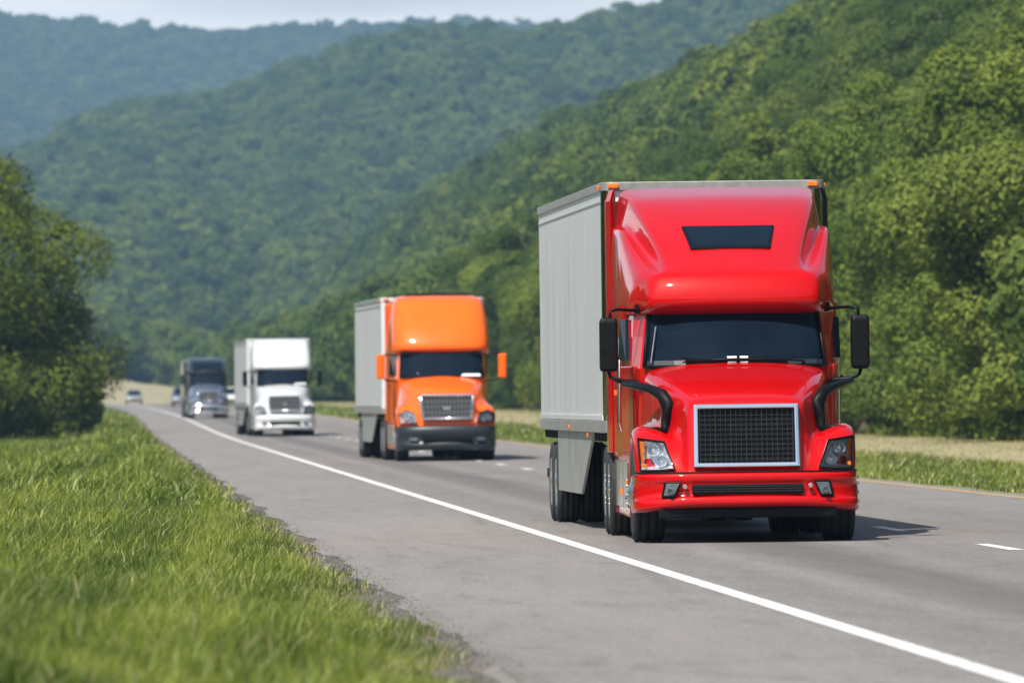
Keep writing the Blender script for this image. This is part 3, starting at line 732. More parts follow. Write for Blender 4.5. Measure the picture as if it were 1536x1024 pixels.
    fr.box(-.5, .4, .5, 1.0, .33, .62); fr.tube([(.1,1.0,.45),(.1,7.0,.52)], .07, 8)
    fr.box(-.9, .9, 3.0, 6.0, .4, .9)
    fr.box(-.75, .75, 7.3, 8.2, .93, 1.06)
    fr.obj('chassis', 'under', A)
    for s in (-1, 1):
        wheel(A, s, 1.195, 1.30, w=.33)
        for y in (7.05, 8.35):
            wheel(A, s, 1.245, y, w=.27, front=False); wheel(A, s, .915, y, w=.27, front=False)
    trailer(A, 7.55, 16.15, 2.53, 1.17, 4.04, rotz=R(1.0))
    for s in (-1, 1):
        q = MB(); sidebox(q, .68, 1.25, 9.25, 9.28, .3, 1.0, s); q.obj('mud_flap', 'black', A)
    return root

# ------------------------------------------------------------------ conventional trucks further back
def conv_truck(name, label, X, Y, paint_, bumper, mirrormat, ftop=4.09, tr_top=4.05, tr=True, tlen=15.0, visor_window=False, skin='trailer', front='alu', chromebumper=False, rotz=0.0, stack=False):
    z0 = float(zr(Y)) + XF * (X - 7)
    A = thing(name, label, 'semi truck', (X, Y, z0), (0, R(-.5), rotz), 'trucks driving in the right lane')
    cols = [
      [(0,.16,.86),(0,.17,.95),(0,.22,1.25),(0,.27,1.55),(0,.36,1.64),(0,.7,1.74),(0,1.3,1.92),(0,2.05,2.08)],
      [(.4,.17,.86),(.4,.18,.95),(.4,.23,1.25),(.39,.29,1.55),(.4,.38,1.63),(.45,.7,1.73),(.55,1.3,1.90),(.62,2.1,2.06)],
      [(.64,.19,.86),(.64,.2,.95),(.64,.26,1.25),(.62,.33,1.53),(.63,.43,1.58),(.70,.75,1.66),(.84,1.3,1.80),(.98,2.25,1.96)],
      [(.70,.22,.86),(.70,.24,.95),(.71,.34,1.18),(.72,.48,1.30),(.74,.6,1.36),(.82,.85,1.45),(.95,1.35,1.6),(1.06,2.35,1.75)],
      [(.85,.26,.86),(.86,.28,.95),(.88,.37,1.18),(.92,.50,1.29),(.95,.65,1.35),(1.0,.9,1.38),(1.05,1.35,1.42),(1.1,2.3,1.35)],
      [(1.08,.36,.86),(1.09,.38,.95),(1.1,.44,1.15),(1.11,.55,1.27),(1.12,.7,1.33),(1.13,.9,1.36),(1.14,1.3,1.35),(1.15,2.2,1.15)],
      [(1.19,.52,.86),(1.2,.53,.95),(1.205,.57,1.08),(1.21,.66,1.17),(1.215,.78,1.23),(1.22,.95,1.26),(1.22,1.3,1.25),(1.2,2.0,.95)],
      [(1.19,.60,.80),(1.2,.64,.86),(1.21,.68,.95),(1.215,.75,1.03),(1.22,.86,1.09),(1.22,1.0,1.13),(1.22,1.3,1.13),(1.2,1.85,.75)],
    ]
    MB().cage(cols).obj('hood', paint_ if paint_ != 'slate' else 'bluegrey', A, smooth=True, subsurf=2)
    plan = [(0,0),(.4,.02),(.8,.10),(1.05,.24),(1.18,.45),(1.21,.75)]
    rows = [(.87,.08),(.86,.02),(.76,-.02),(.66,.0),(.60,.03),(.48,.03),(.44,-.02),(.34,-.01),(.28,.06)]
    bc = [[(x, y + yo, z - .02 * x) for z, yo in rows] for x, y in plan]
    bmp = MB().cage(bc).obj('bumper', bumper, A, smooth=True, subsurf=2)
    MB().box(-.62, .62, -.01, .04, .485, .60).obj('air_intake', 'black', bmp, bevel=.01)
    for s in (-1, 1):
        q = MB(); q.prism([(s*.72,.03,.5),(s*.92,.11,.5),(s*.92,.11,.58),(s*.72,.03,.58)], .05); q.obj('fog_lamp', 'foglens', bmp)
    gy = lambda z: .10 + (z - 1.0) * .17
    g = MB().prism([(-.58,gy(1.04),1.04),(.58,gy(1.04),1.04),(.62,gy(1.57),1.57),(-.62,gy(1.57),1.57)], .08).obj('grille', 'under', A)
    q = MB(); P = [(-.60,gy(1.03)-.02,1.03),(.60,gy(1.03)-.02,1.03),(.645,gy(1.59)-.02,1.57),(.60,gy(1.6)-.02,1.6),(-.60,gy(1.6)-.02,1.6),(-.645,gy(1.59)-.02,1.57)]
    q.tube(P + [P[0]], .035, 8); q.obj('grille_frame', 'chrome', g, smooth=True)
    q = MB()
    for k in range(13):
        x = -.54 + k * .09; q.prism([(x-.009,gy(1.06)-.008,1.06),(x+.009,gy(1.06)-.008,1.06),(x*1.06+.009,gy(1.56)-.008,1.56),(x*1.06-.009,gy(1.56)-.008,1.56)], .03)
    for z in (1.18, 1.31, 1.44): q.box(-.59, .59, gy(z)-.02, gy(z)+.01, z-.014, z+.014)
    q.obj('grille_bars', 'lampbar', g)
    q = MB()
    q.prism([(-.1,gy(1.3)-.03,1.24),(.1,gy(1.3)-.03,1.24),(.1,gy(1.3)-.03,1.33),(-.1,gy(1.3)-.03,1.33)], .02); q.obj('grille_badge', 'chrome', g, bevel=.01)
    for s in (-1, 1):
        headlight(A, s, [(1.18,.40,1.15),(1.0,.27,1.25),(.80,.19,1.19),(.72,.13,.93),(1.15,.34,.92)], .3, [(1.0,.28,1.08,.085),(.87,.21,1.03,.07)],
                  amber=[(1.16,.43,1.12),(1.11,.40,1.14),(1.1,.385,.96),(1.14,.4,.95)])
    b0 = [(0,2.05),(.6,2.1),(.97,2.26),(1.07,2.5),(1.14,3.0),(1.2,3.8),(1.215,5.8)]
    b1 = [(0,2.5),(.57,2.54),(.93,2.68),(1.02,2.85),(1.1,3.2),(1.2,3.85),(1.215,5.8)]
    rings = [[(x, y + .03, .95) for x, y in b0], [(x, y, 2.02) for x, y in b0], [(x, y, 2.72) for x, y in b1]]
    cb = MB().cage([[rings[j][i] for j in range(3)] for i in range(7)]); cb.box(-1.2, 1.2, 5.74, 5.79, .95, ftop - .2)
    cb.obj('cab', paint_, A, bevel=.03)
    lo = [(-1.03,2.4),(-.97,2.26),(-.8,2.17),(-.6,2.1),(-.3,2.06),(0,2.05)]; lo += [(-x, y) for x, y in lo[-2::-1]]
    hi = [(-.99,2.79),(-.93,2.68),(-.77,2.6),(-.57,2.54),(-.3,2.51),(0,2.5)]; hi += [(-x, y) for x, y in hi[-2::-1]]
    ws = patch([(x, y, 2.04) for x, y in lo], [(x, y, 2.70) for x, y in hi], 'windscreen', 'glass', A, off=-.022)
    gk = MB(); L = [(x, y - .04, 2.045) for x, y in lo]; H = [(x, y - .04, 2.68) for x, y in hi]
    gk.tube(L, .018, 6); gk.tube([L[0], H[0]], .022, 6); gk.tube([L[-1], H[-1]], .022, 6); gk.obj('screen_seal', 'black', ws, smooth=True)
    if mirrormat != 'slatecap':
        MB().prism([(.45,2.03,2.07),(.95,2.17,2.07),(.93,2.22,2.13),(.5,2.09,2.13)], .01).obj('dash_papers', 'paper', ws)
    # fairing
    T = ftop
    def fr_col(x, lag, drop, tx=0.0):
        k = (T - 2.7) / 1.38
        rows_ = [(2.62,2.62),(2.42,2.66),(2.33,2.74),(2.34,2.88),(2.55,2.7+.5*k),(2.95,2.7+.92*k),(3.25,2.7+1.18*k),(3.55,2.7+1.32*k),(4.2,T),(5.75,T+.01)]
        return [(x - tx * sm(2.7, T, z), y + lag, min(z, T - drop)) for y, z in rows_]
    cols = [fr_col(0,0,0), fr_col(.6,.04,.0), fr_col(.95,.14,.02,.02), fr_col(1.1,.28,.08,.05), fr_col(1.17,.45,.25,.05)]
    side = fr_col(1.205,.65,.5,.03); side2 = [(1.215, y, 2.64) for x, y, z in side]
    cols += [side, side2]
    rf = MB().cage(cols).obj('roof_fairing', paint_, A, smooth=True, subsurf=2)
    MB().box(-.98, .98, 2.46, 2.9, 2.60, 2.66).obj('visor_underside', 'black', A)
    if visor_window:
        k = (T - 2.7) / 1.38
        ya, za, yb, zb2 = 2.42, 2.93, 2.93, 3.36
        MB().prism([(-.9,ya-.10,za),(.9,ya-.10,za),(.86,yb-.10,zb2),(-.86,yb-.10,zb2)], .25).obj('upper_window', 'glass', A, bevel=.02)
    else:
        MB().box(-.8, .8, 4.2, 4.9, T + .01, T + .05).obj('roof_cap', 'black', A, bevel=.02)
    for s in (-1, 1):
        d = MB(); vs = [(s*1.085,2.75,1.0),(s*1.19,3.7,1.0),(s*1.2,3.75,2.05),(s*1.1,2.8,2.05)]; vs = [(x_ + s*.012, y, z) for x_, y, z in vs]
        FF = [(0,1,2,3),(7,6,5,4),(0,4,5,1),(1,5,6,2),(2,6,7,3),(3,7,4,0)]
        d = d.add(vs + [(x_ - s*.05, y, z) for x_, y, z in vs], FF).obj('door', paint_, A, bevel=.012)
        w = [(s*1.12,2.88,2.1),(s*1.215,3.7,2.1),(s*1.2,3.75,2.58),(s*1.09,3.2,2.58)]; w = [(x_ + s*.02, y, z) for x_, y, z in w]
        MB().add(w + [(x_ - s*.05, y, z) for x_, y, z in w], FF).obj('side_window', 'glass', d)
        MB().tube([(s*1.23,3.5,1.85),(s*1.24,3.64,1.85)], .02, 6).obj('handle', 'black', d)
        fa = MB(); sidebox(fa, 1.0, 1.2, 2.0, 5.7, .28, .98, s); fa = fa.obj('chassis_fairing', paint_, A, bevel=.04)
        q = MB(); sidebox(q, 1.19, 1.215, 2.4, 5.2, .4, .88, s); q.obj('fuel_tank', 'alu', fa, bevel=.01)
        ex = MB(); sidebox(ex, 1.195, 1.222, 5.7, 6.35, .98, T - .22, s); ex.obj('side_extender', paint_, A, bevel=.012)
        mb = MB(); mb.box(min(s*1.40,s*1.60), max(s*1.40,s*1.60), 2.42, 2.60, 2.02, 2.62)
        m = mb.obj('mirror', mirrormat if mirrormat != 'slatecap' else 'slate', A, bevel=.045, seg=3)
        MB().box(min(s*1.43,s*1.57), max(s*1.43,s*1.57), 2.602, 2.61, 2.08, 2.56).obj('mirror_glass', 'chrome', m)
        MB().tube([(s*1.5,2.52,2.56),(s*1.35,2.7,2.62),(s*1.06,2.85,2.6)], .02, 6).obj('mirror_arm', 'black', m)
        MB().tube([(s*1.5,2.52,2.06),(s*1.35,2.6,1.98),(s*1.1,2.7,1.95)], .02, 6).obj('mirror_arm', 'black', m)
        if stack: MB().tube([(s*1.1,5.95,.9),(s*1.1,5.95,ftop+.1)], .08, 10).obj('exhaust_stack', 'chrome', A, smooth=True)
    fr = MB()
    for s in (-1, 1): sidebox(fr, .36, .46, .5, 8.8, .62, .88, s)
    fr.tube([(-.95,1.35,.46),(.95,1.35,.46)], .07, 10)
    for y in (6.6, 7.9): fr.tube([(-.95,y,.52),(.95,y,.52)], .09, 10); fr.tube([(0,y-.3,.5),(0,y+.3,.5)], .22, 12)
    fr.box(-.9, .9, 3.0, 5.3, .42, .95)
    fr.obj('chassis', 'under', A)
    for s in (-1, 1):
        wheel(A, s, 1.2, 1.30, w=.30)
        for y in (6.6, 7.9): wheel(A, s, 1.235, y, w=.27, front=False); wheel(A, s, .92, y, w=.27, front=False)
        if chromebumper: pass
    if tr: trailer(A, 6.75, tlen, 2.55, 1.15, tr_top, skin=skin, front=front, tandem=(tlen - 3.3, tlen - 2.0), detail=False, markers=(paint_ == 'orange'))
    return A

def car(label, X, Y, paint_, h=1.48, w=1.82, L=4.6, group='cars far along the road'):
    A = thing('passenger_car', label, 'car', (X, Y, float(zr(Y)) + XF * (X - 7)), (0, 0, 0), group)
    hw = w / 2; s_ = h / 1.48
    st = [(0,.36,.62,.72),(.12,.28,.80,.90),(.6,.25,.88,.98),(1.25,.25,.93,1.0),(2.4,.25,.95,1.0),(3.5,.25,.97,1.0),(4.3,.3,.95,.97),(L,.38,.85,.86)]
    cols = [[(0,y,z0*1)for y,z0,z1,k in st]]
    rings = []
    for y, zb, zt, k in st:
        W = hw * k; zt *= s_
        rings.append([(0,y,zt+.03),(W*.6,y,zt+.02),(W*.93,y,zt-.04),(W,y,zt-.25),(W*.98,y,zb+.1),(W*.9,y,zb),(0,y,zb)])
    cage = [[r[i] for r in rings] for i in range(7)]
    b = MB().cage(cage); 
    body = b.obj('body', paint_, A, smooth=True, subsurf=1)
    st = [(1.15,.93,.86),(1.95,h-.04,.72),(2.5,h,.72),(3.4,h-.03,.70),(4.2,.98,.80)]
    rings = [[(0,y,z*1.0),(hw*k*.8,y,z-.015),(hw*k,y,z-.07),(hw*.93,y + (.1 if i < 2 else 0),.88*s_)] for i, (y, z, k) in enumerate(st)]
    roof = MB().cage([[r[i] for r in rings] for i in range(4)]).obj('cabin', paint_, A, smooth=True)
    MB().prism([(-.68,1.27,.99*s_),(.68,1.27,.99*s_),(.58,1.86,h-.09),(-.58,1.86,h-.09)], .03).obj('windscreen', 'glass', A)
    for s in (-1, 1):
        MB().prism([(s*.45,-.02,.68),(s*.8,.08,.68),(s*.84,.12,.80),(s*.5,-.0,.76)], .12).obj('headlight', 'lamp', A)
        q = MB(); q.add([(s*hw*.95,1.55,.97*s_),(s*hw*.95,3.7,.99*s_),(s*hw*.76,3.3,h-.1),(s*hw*.77,2.05,h-.1)], [(0,1,2,3)]); q.obj('side_window', 'glass', A, solid=.02)
        q = MB(); q.box(min(s*hw,s*(hw+.16)), max(s*hw,s*(hw+.16)), 1.6, 1.75, .95, 1.08); q.obj('mirror', paint_, A, bevel=.03)
        for y in (.85, 3.65): wheel(A, s, hw*.97, y, r=.33, w=.2, front=False)
    MB().box(-.55, .55, -.03, .05, .42, .6).obj('grille', 'under', A, bevel=.02)
    return A

red_truck()
conv_truck('semi_truck', 'orange semi truck with chrome grille and dark grey bumper, behind the red truck', 8.47, 257.8, 'orange', 'greybumper', 'orange', rotz=R(1.15), front='white')
conv_truck('semi_truck', 'white semi truck with black mirrors, between the orange truck and the grey one', 7.40, 423.0, 'white', 'white', 'black', ftop=3.95, tr_top=3.93, skin='trailer', front='white', rotz=R(1.2))
conv_truck('semi_truck', 'dark blue-grey truck with a dark window above its windscreen and chrome bumper', 6.5, 634.0, 'slate', 'chrome', 'slatecap', ftop=3.62, tr_top=3.5, tlen=8.5, visor_window=True, skin='silver', front='alu', rotz=R(1.0))
car('small steel-blue car half hidden behind the dark blue-grey truck', 7.2, 930, 'bluegrey', h=1.75)
car('white car glimpsed between the dark blue-grey truck and the white truck', 11.35, 905, 'white', h=1.7)
car('small silver car alone at the far bend of the road', 3.68, 1148, 'silver', h=1.6)
# ------------------------------------------------------------------ foliage
def crown_mesh(name, seed, H, Rr, n, leaf, mat, K=38, low=0.0, lean=(0, 0), zc=None, skirt=.35, rk=1.0, taper=.55):
    """leaf clumps spread through an uneven crown; crown spans z 0..H around its own origin"""
    g = np.random.default_rng(seed)
    cs = []; rs = []
    for k in range(K):
        d = g.normal(size=3); d /= np.linalg.norm(d)
        u = g.uniform(.35, .82)
        zz = H * .5 + d[2] * H * .5 * u * (1 if d[2] > 0 else 1 - low)
        prof = 1.0 - taper * max(0, (zz / H - .55) / .45) ** 1.3 - .12 * max(0, (.25 - zz / H) / .25)
        c = np.array([d[0] * Rr * u * prof * 1.12, d[1] * Rr * u * prof * 1.12, zz])
        c[0] += lean[0] * zz / H; c[1] += lean[1] * zz / H
        cs.append(c); rs.append(Rr * g.uniform(.18, .40) * (prof * .5 + .5) * rk)
    for k in range(int(K * skirt)):
        an = g.uniform(0, 6.28); u = Rr * g.uniform(.45, .85)
        cs.append(np.array([math.cos(an) * u, math.sin(an) * u, H * g.uniform(.06, .3)])); rs.append(Rr * g.uniform(.2, .32))
    cs = np.array(cs); rs = np.array(rs); K = len(cs)
    p = rs ** 2 / (rs ** 2).sum()
    ci = g.choice(K, n, p=p)
    out = cs[ci] - np.array([0, 0, H * .45]); out /= np.linalg.norm(out, axis=1, keepdims=True) + 1e-6
    d = g.normal(size=(n, 3)); d /= np.linalg.norm(d, axis=1, keepdims=True)
    d = d + .55 * out + np.array([0, 0, .25]); d /= np.linalg.norm(d, axis=1, keepdims=True)
    rad = rs[ci] * (1 - .45 * g.random(n) ** 2.2) * g.uniform(.9, 1.15, n)
    pos = cs[ci] + d * rad[:, None] * np.array([1, 1, .8])
    nr = d + g.normal(size=(n, 3)) * .55; nr[:, 2] += .25; nr /= np.linalg.norm(nr, axis=1, keepdims=True)
    a = np.cross(nr, g.normal(size=(n, 3))); a /= np.linalg.norm(a, axis=1, keepdims=True) + 1e-6
    b = np.cross(nr, a)
    s = (leaf * g.uniform(.55, 1.35, n))[:, None]
    v = np.stack([pos - a * s * .62, pos - b * s * .33 + nr * s * .08, pos + a * s * .62, pos + b * s * .36 + nr * s * .06], 1)
    v = v.reshape(-1, 3); f = np.arange(4 * n).reshape(n, 4)
    ct = g.uniform(0, 1, K)
    tone = np.clip(.5 * ct[ci] + .5 * g.random(n), 0, 1)
    return npmesh(name, v, f, mat, tone=tone), cs

def trunk_mesh(name, seed, h, r, cs, base, nl=6):
    """tapered trunk with limbs reaching to clumps (cs in crown space, crown origin at z=base)"""
    g = np.random.default_rng(seed); b = MB()
    top = base + h
    pts = [(0, 0, -.6), (0, 0, .1), (.05 * h * .3, 0, base * .6), (g.normal() * .15, g.normal() * .15, base + h * .3), (g.normal() * .3, g.normal() * .3, base + h * .8)]
    b.tube(pts, [r * 1.5, r * 1.25, r, r * .7, r * .2], 9)
    for c in cs[g.choice(len(cs), nl, replace=False)]:
        z0 = base * .7 + (c[2]) * .35
        m = (c[0] * .45, c[1] * .45, z0 + (c[2] + base - z0) * .6)
        b.tube([(0, 0, z0), m, (c[0], c[1], c[2] + base)], [r * .45, r * .3, r * .08], 6)
    q = b.obj(name, 'bark', None, smooth=True, fix=False)
    me = q.data; bpy.data.objects.remove(q); return me

# ten detailed kinds, four light kinds for the distance
KD = []
for i in range(8):
    g = np.random.default_rng(100 + i)
    H = g.uniform(10, 13.5); Rr = g.uniform(3.6, 4.9)
    cm, cs = crown_mesh('crown_detail', 200 + i, H, Rr, 38000, .175, M['leaf'], K=int(g.integers(38, 60)), low=.15)
    tm = trunk_mesh('trunk_detail', 300 + i, H, .2, cs, .9)
    KD.append((cm, tm, H))
KL = []
for i in range(5):
    g = np.random.default_rng(400 + i)
    H = g.uniform(10, 13.5); Rr = g.uniform(4.0, 5.2)
    cm, cs = crown_mesh('crown_light', 500 + i, H, Rr, 5000, .5, M['leaf'], K=34, low=.1)
    tm = trunk_mesh('trunk_light', 600 + i, H, .22, cs, .9, nl=3)
    KL.append((cm, tm, H))

def tree(name, label, X, Y, kind, sc_=1.0, rz=0.0, group=None, mat=None, dz=0.0):
    cm, tm, H = kind
    z = float(ground(X, Y)) - .1 + dz; Xw = float(warp(X, Y))
    o = thing(name, label, 'tree', (Xw, Y, z), (0, 0, rz), group)
    o.scale = (sc_, sc_, sc_ * 1.0)
    c = link('crown', cm, o, (0, 0, .15)); t = link('trunk', tm, o)
    if mat: c.material_slots[0].link = 'OBJECT'; c.material_slots[0].material = mat
    return o

# front and following rows of the wood on the right
g = np.random.default_rng(77)
rows = []; rest = []
rx = [31.5 + 6.4 * i for i in range(11)]
for ri, x in enumerate(rx):
    y = 285 + 3 * ri; step = 6.3
    while y < 2500:
        X_ = x + g.normal() * 1.0; Y_ = y + g.normal() * 1.3
        sc_ = g.uniform(.78, 1.18); k = int(g.integers(0, 1000)); rz = g.uniform(0, 6.28)
        rows.append((ri, X_, Y_, sc_, k, rz))
        y += step * g.uniform(.8, 1.3) * (1 + max(0, y - 900) / 2500)
def inview(X, Y, mar=3.0): return X - mar < .0873 * Y
vis = [r for r in rows if inview(r[1], r[2], 2)]
vis.sort(key=lambda r: r[2] * (1 + .0 * r[0]))
NIND = 285
ind = []; byrow = {}
cnt = 0
for r in vis:
    if cnt < NIND: ind.append(r); cnt += 1
indset = set(id(r) for r in ind)
ordw = ['foremost', 'second', 'third', 'fourth', 'fifth', 'sixth', 'seventh', 'eighth', 'ninth', 'tenth', 'eleventh']
def ordn(n):
    return '%d%s' % (n, 'th' if 10 <= n % 100 <= 20 else {1: 'st', 2: 'nd', 3: 'rd'}.get(n % 10, 'th'))
for r in ind:
    ri = r[0]; byrow[ri] = byrow.get(ri, 0) + 1; n = byrow[ri]
    rowname = "front row of the right-hand wood" if ri == 0 else '%s row up the wooded slope' % ordw[ri]
    size = 'tall' if r[3] > 1.05 else ('small' if r[3] < .88 else 'medium')
    lab = '%s tree, %s from the right in the %s' % (size, ordn(n), rowname)
    kind = KD[r[4] % 8] if r is not None and ind.index(r) < NIND - 30 else KL[r[4] % 5]
    tree('broadleaf_tree', lab, r[1], r[2], kind, r[3], r[5], 'trees of the wood on the right slope', mat=(M['leaf_light'] if (r[4] * 7 % 100) < {0: 48, 1: 30, 2: 16}.get(ri, 4) else None))

# the bright yellow-green tree at the right edge and smaller ones by it
def special(name, label, X, Y, H, Rr, n, leaf, mat, seed, base=.6, K=60, trunk_r=.25, lean=(0, 0), low=.1, group=None, rk=1.0, taper=.55):
    cm, cs = crown_mesh('crown', seed, H, Rr, n, leaf, mat, K=K, low=low, lean=lean, rk=rk, taper=taper)
    z = float(ground(X, Y)) - .1
    o = thing(name, label, 'tree', (float(warp(X, Y)), Y, z), (0, 0, 0), group)
    link('crown', cm, o, (0, 0, base)); link('trunk', trunk_mesh('trunk', seed + 1, H, trunk_r, cs, base, 10), o)
    return o
special('broadleaf_tree', 'large bright yellow-green tree at the right edge, in front of the wood', 31.3, 384, 11.6, 4.3, 64000, .165, M['leaf_light'], 900, K=70)
special('broadleaf_tree', 'bright green tree beside the red truck mirror, in front of the wood', 30.3, 432, 8.6, 3.0, 36000, .165, M['leaf_light'], 903, K=50)
special('broadleaf_tree', 'pale yellowish tree standing between the white truck and the orange truck', 30.2, 1395, 12.0, 4.0, 5000, .6, M['leaf_light'], 905, K=40)
special('broadleaf_tree', 'small light green tree behind the top of the orange truck', 33.0, 900, 9.5, 4.2, 6000, .5, M['leaf_light'], 908, K=40)

# large tree on the left with drooping boughs, and its neighbours
special('broadleaf_tree', 'large dark spreading tree on the left beside the road', -7.0, 478, 14.6, 7.4, 125000, .19, M['leaf_dark'], 922, base=.15, K=150, rk=.72, taper=.28, trunk_r=.4, lean=(-1.2, 0), low=.0)
special('broadleaf_tree', 'low leafy tree under the right side of the large left tree', -3.0, 500, 5.6, 3.2, 22000, .2, M['leaf_dark'], 930, base=.05, K=45, trunk_r=.15, low=.0)
special('sapling', 'small dark sapling between the large left tree and the road', -.5, 515, 2.6, 1.1, 2200, .26, M['leaf_dark'], 936, base=.1, K=14, trunk_r=.05, low=.0)
special('broadleaf_tree', 'tall dark tree at the left edge behind the large one', -14.5, 540, 13.5, 6.0, 26000, .32, M['leaf_dark'], 940, base=.2, K=70, trunk_r=.35, low=.0)

# ---- the countless rest: instanced woods
def forest(name, label, P, Ssc, srcs, seed):
    g = np.random.default_rng(seed); n = len(P)
    me = bpy.data.meshes.new(name); me.vertices.add(n); me.vertices.foreach_set('co', np.asarray(P, np.float32).ravel())
    a = me.attributes.new('scl', 'FLOAT', 'POINT'); a.data.foreach_set('value', np.asarray(Ssc, np.float32))
    a = me.attributes.new('rot', 'FLOAT_VECTOR', 'POINT'); rv = np.zeros((n, 3), np.float32); rv[:, 2] = g.uniform(0, 6.28, n); a.data.foreach_set('vector', rv.ravel())
    o = link(name, me); structure(o, label, 'stuff')
    ng = bpy.data.node_groups.new(name + '_nodes', 'GeometryNodeTree')
    ng.interface.new_socket('Geometry', in_out='INPUT', socket_type='NodeSocketGeometry'); ng.interface.new_socket('Geometry', in_out='OUTPUT', socket_type='NodeSocketGeometry')
    gi = ng.nodes.new('NodeGroupInput'); go = ng.nodes.new('NodeGroupOutput')
    m2p = ng.nodes.new('GeometryNodeMeshToPoints'); iop = ng.nodes.new('GeometryNodeInstanceOnPoints'); jn = ng.nodes.new('GeometryNodeJoinGeometry')
    ng.links.new(gi.outputs[0], m2p.inputs[0]); ng.links.new(m2p.outputs[0], iop.inputs['Points'])
    for s in srcs:
        oi = ng.nodes.new('GeometryNodeObjectInfo'); oi.transform_space = 'ORIGINAL'; oi.inputs['Object'].default_value = s; oi.inputs['As Instance'].default_value = True
        ng.links.new(oi.outputs['Geometry'], jn.inputs[0])
    ng.links.new(jn.outputs[0], iop.inputs['Instance']); iop.inputs['Pick Instance'].default_value = True
    na = ng.nodes.new('GeometryNodeInputNamedAttribute'); na.data_type = 'FLOAT'; na.inputs['Name'].default_value = 'scl'
    nb = ng.nodes.new('GeometryNodeInputNamedAttribute'); nb.data_type = 'FLOAT_VECTOR'; nb.inputs['Name'].default_value = 'rot'
    ng.links.new(na.outputs['Attribute'], iop.inputs['Scale']); 
    ng.links.new(nb.outputs['Attribute'], iop.inputs['Rotation'])
    ng.links.new(iop.outputs[0], go.inputs[0])
    md = o.modifiers.new('grow', 'NODES'); md.node_group = ng
    return o
crown_objs = [o for o in bpy.data.objects if o.name.startswith('crown')]
srcD = []; srcL = []
for cm, tm, H in KD:
    srcD += [next(o for o in crown_objs if o.data == cm)]
for cm, tm, H in KL:
    c = [o for o in crown_objs if o.data == cm]
    if c: srcL.append(c[0])
print('sources', len(srcD), len(srcL), 'individual', len(ind), 'Ymax', max(r[2] for r in ind))
# hidden-side and far rows of the near slope
P = []; S = []
for r in rows:
    if id(r) in indset: continue
    P.append((float(warp(r[1], r[2])), r[2], float(ground(r[1], r[2])) + .7)); S.append(r[3])
# wood behind the field and the valley floor, left-hand valley trees
gg = np.random.default_rng(5)
def scatter(x0f, x1f, y0, y1, dx, cond=None, sc_lo=.8, sc_hi=1.2, dzz=.5):
    out = []
    y = y0
    while y < y1:
        a, b = x0f(y), x1f(y); k = max(1, int((b - a) / dx))
        X_ = a + (np.arange(k) + gg.random(k)) * (b - a) / k; Y_ = y + gg.normal(size=k) * dx * .35
        for xx, yy in zip(X_, Y_):
            if cond is None or cond(xx, yy): out.append((xx, yy))
        y += dx
    out = np.array(out)
    Z = ground(out[:, 0], out[:, 1]) + dzz
    return np.stack([warp(out[:, 0], out[:, 1]), out[:, 1], Z], 1), gg.uniform(sc_lo, sc_hi, len(out))
a, s = scatter(lambda y: -70, lambda y: 30, 1960, 2400, 7.5); PA = [np.array(P), a]; SA = [np.array(S), s]
a, s = scatter(lambda y: 31, lambda y: 95, 90, 283, 6.5, dzz=.2); PA.append(a); SA.append(s)
a, s = scatter(lambda y: 100, lambda y: .0873 * y + 40, 900, 2500, 11, cond=lambda x, y: x > 100); PA.append(a); SA.append(s)
forest('woodland_near', 'woods covering the right slope and closing the valley', np.concatenate(PA), np.concatenate(SA), srcL, 1)
a, s = scatter(lambda y: -.02 * y - 120, lambda y: .0873 * y + 60, 2400, 4150, 10.5, sc_lo=1.05, sc_hi=1.75)
forest('woodland_middle_hill', 'broadleaf woods covering the long middle hill', a, s, srcL, 2)
a, s = scatter(lambda y: -.02 * y - 200, lambda y: .075 * y + 60, 4700, 7750, 15, sc_lo=1.4, sc_hi=2.3)
forest('woodland_far_ridge', 'hazy woods on the distant blue ridge', a, s, srcL, 3)
# wood across the fields on the left, out of the frame (reflected in bright metal)
a, s = scatter(lambda y: -75, lambda y: -42, -150, 1500, 9)
forest('woodland_left', 'woods beyond the field on the left', a, s, srcL, 4)

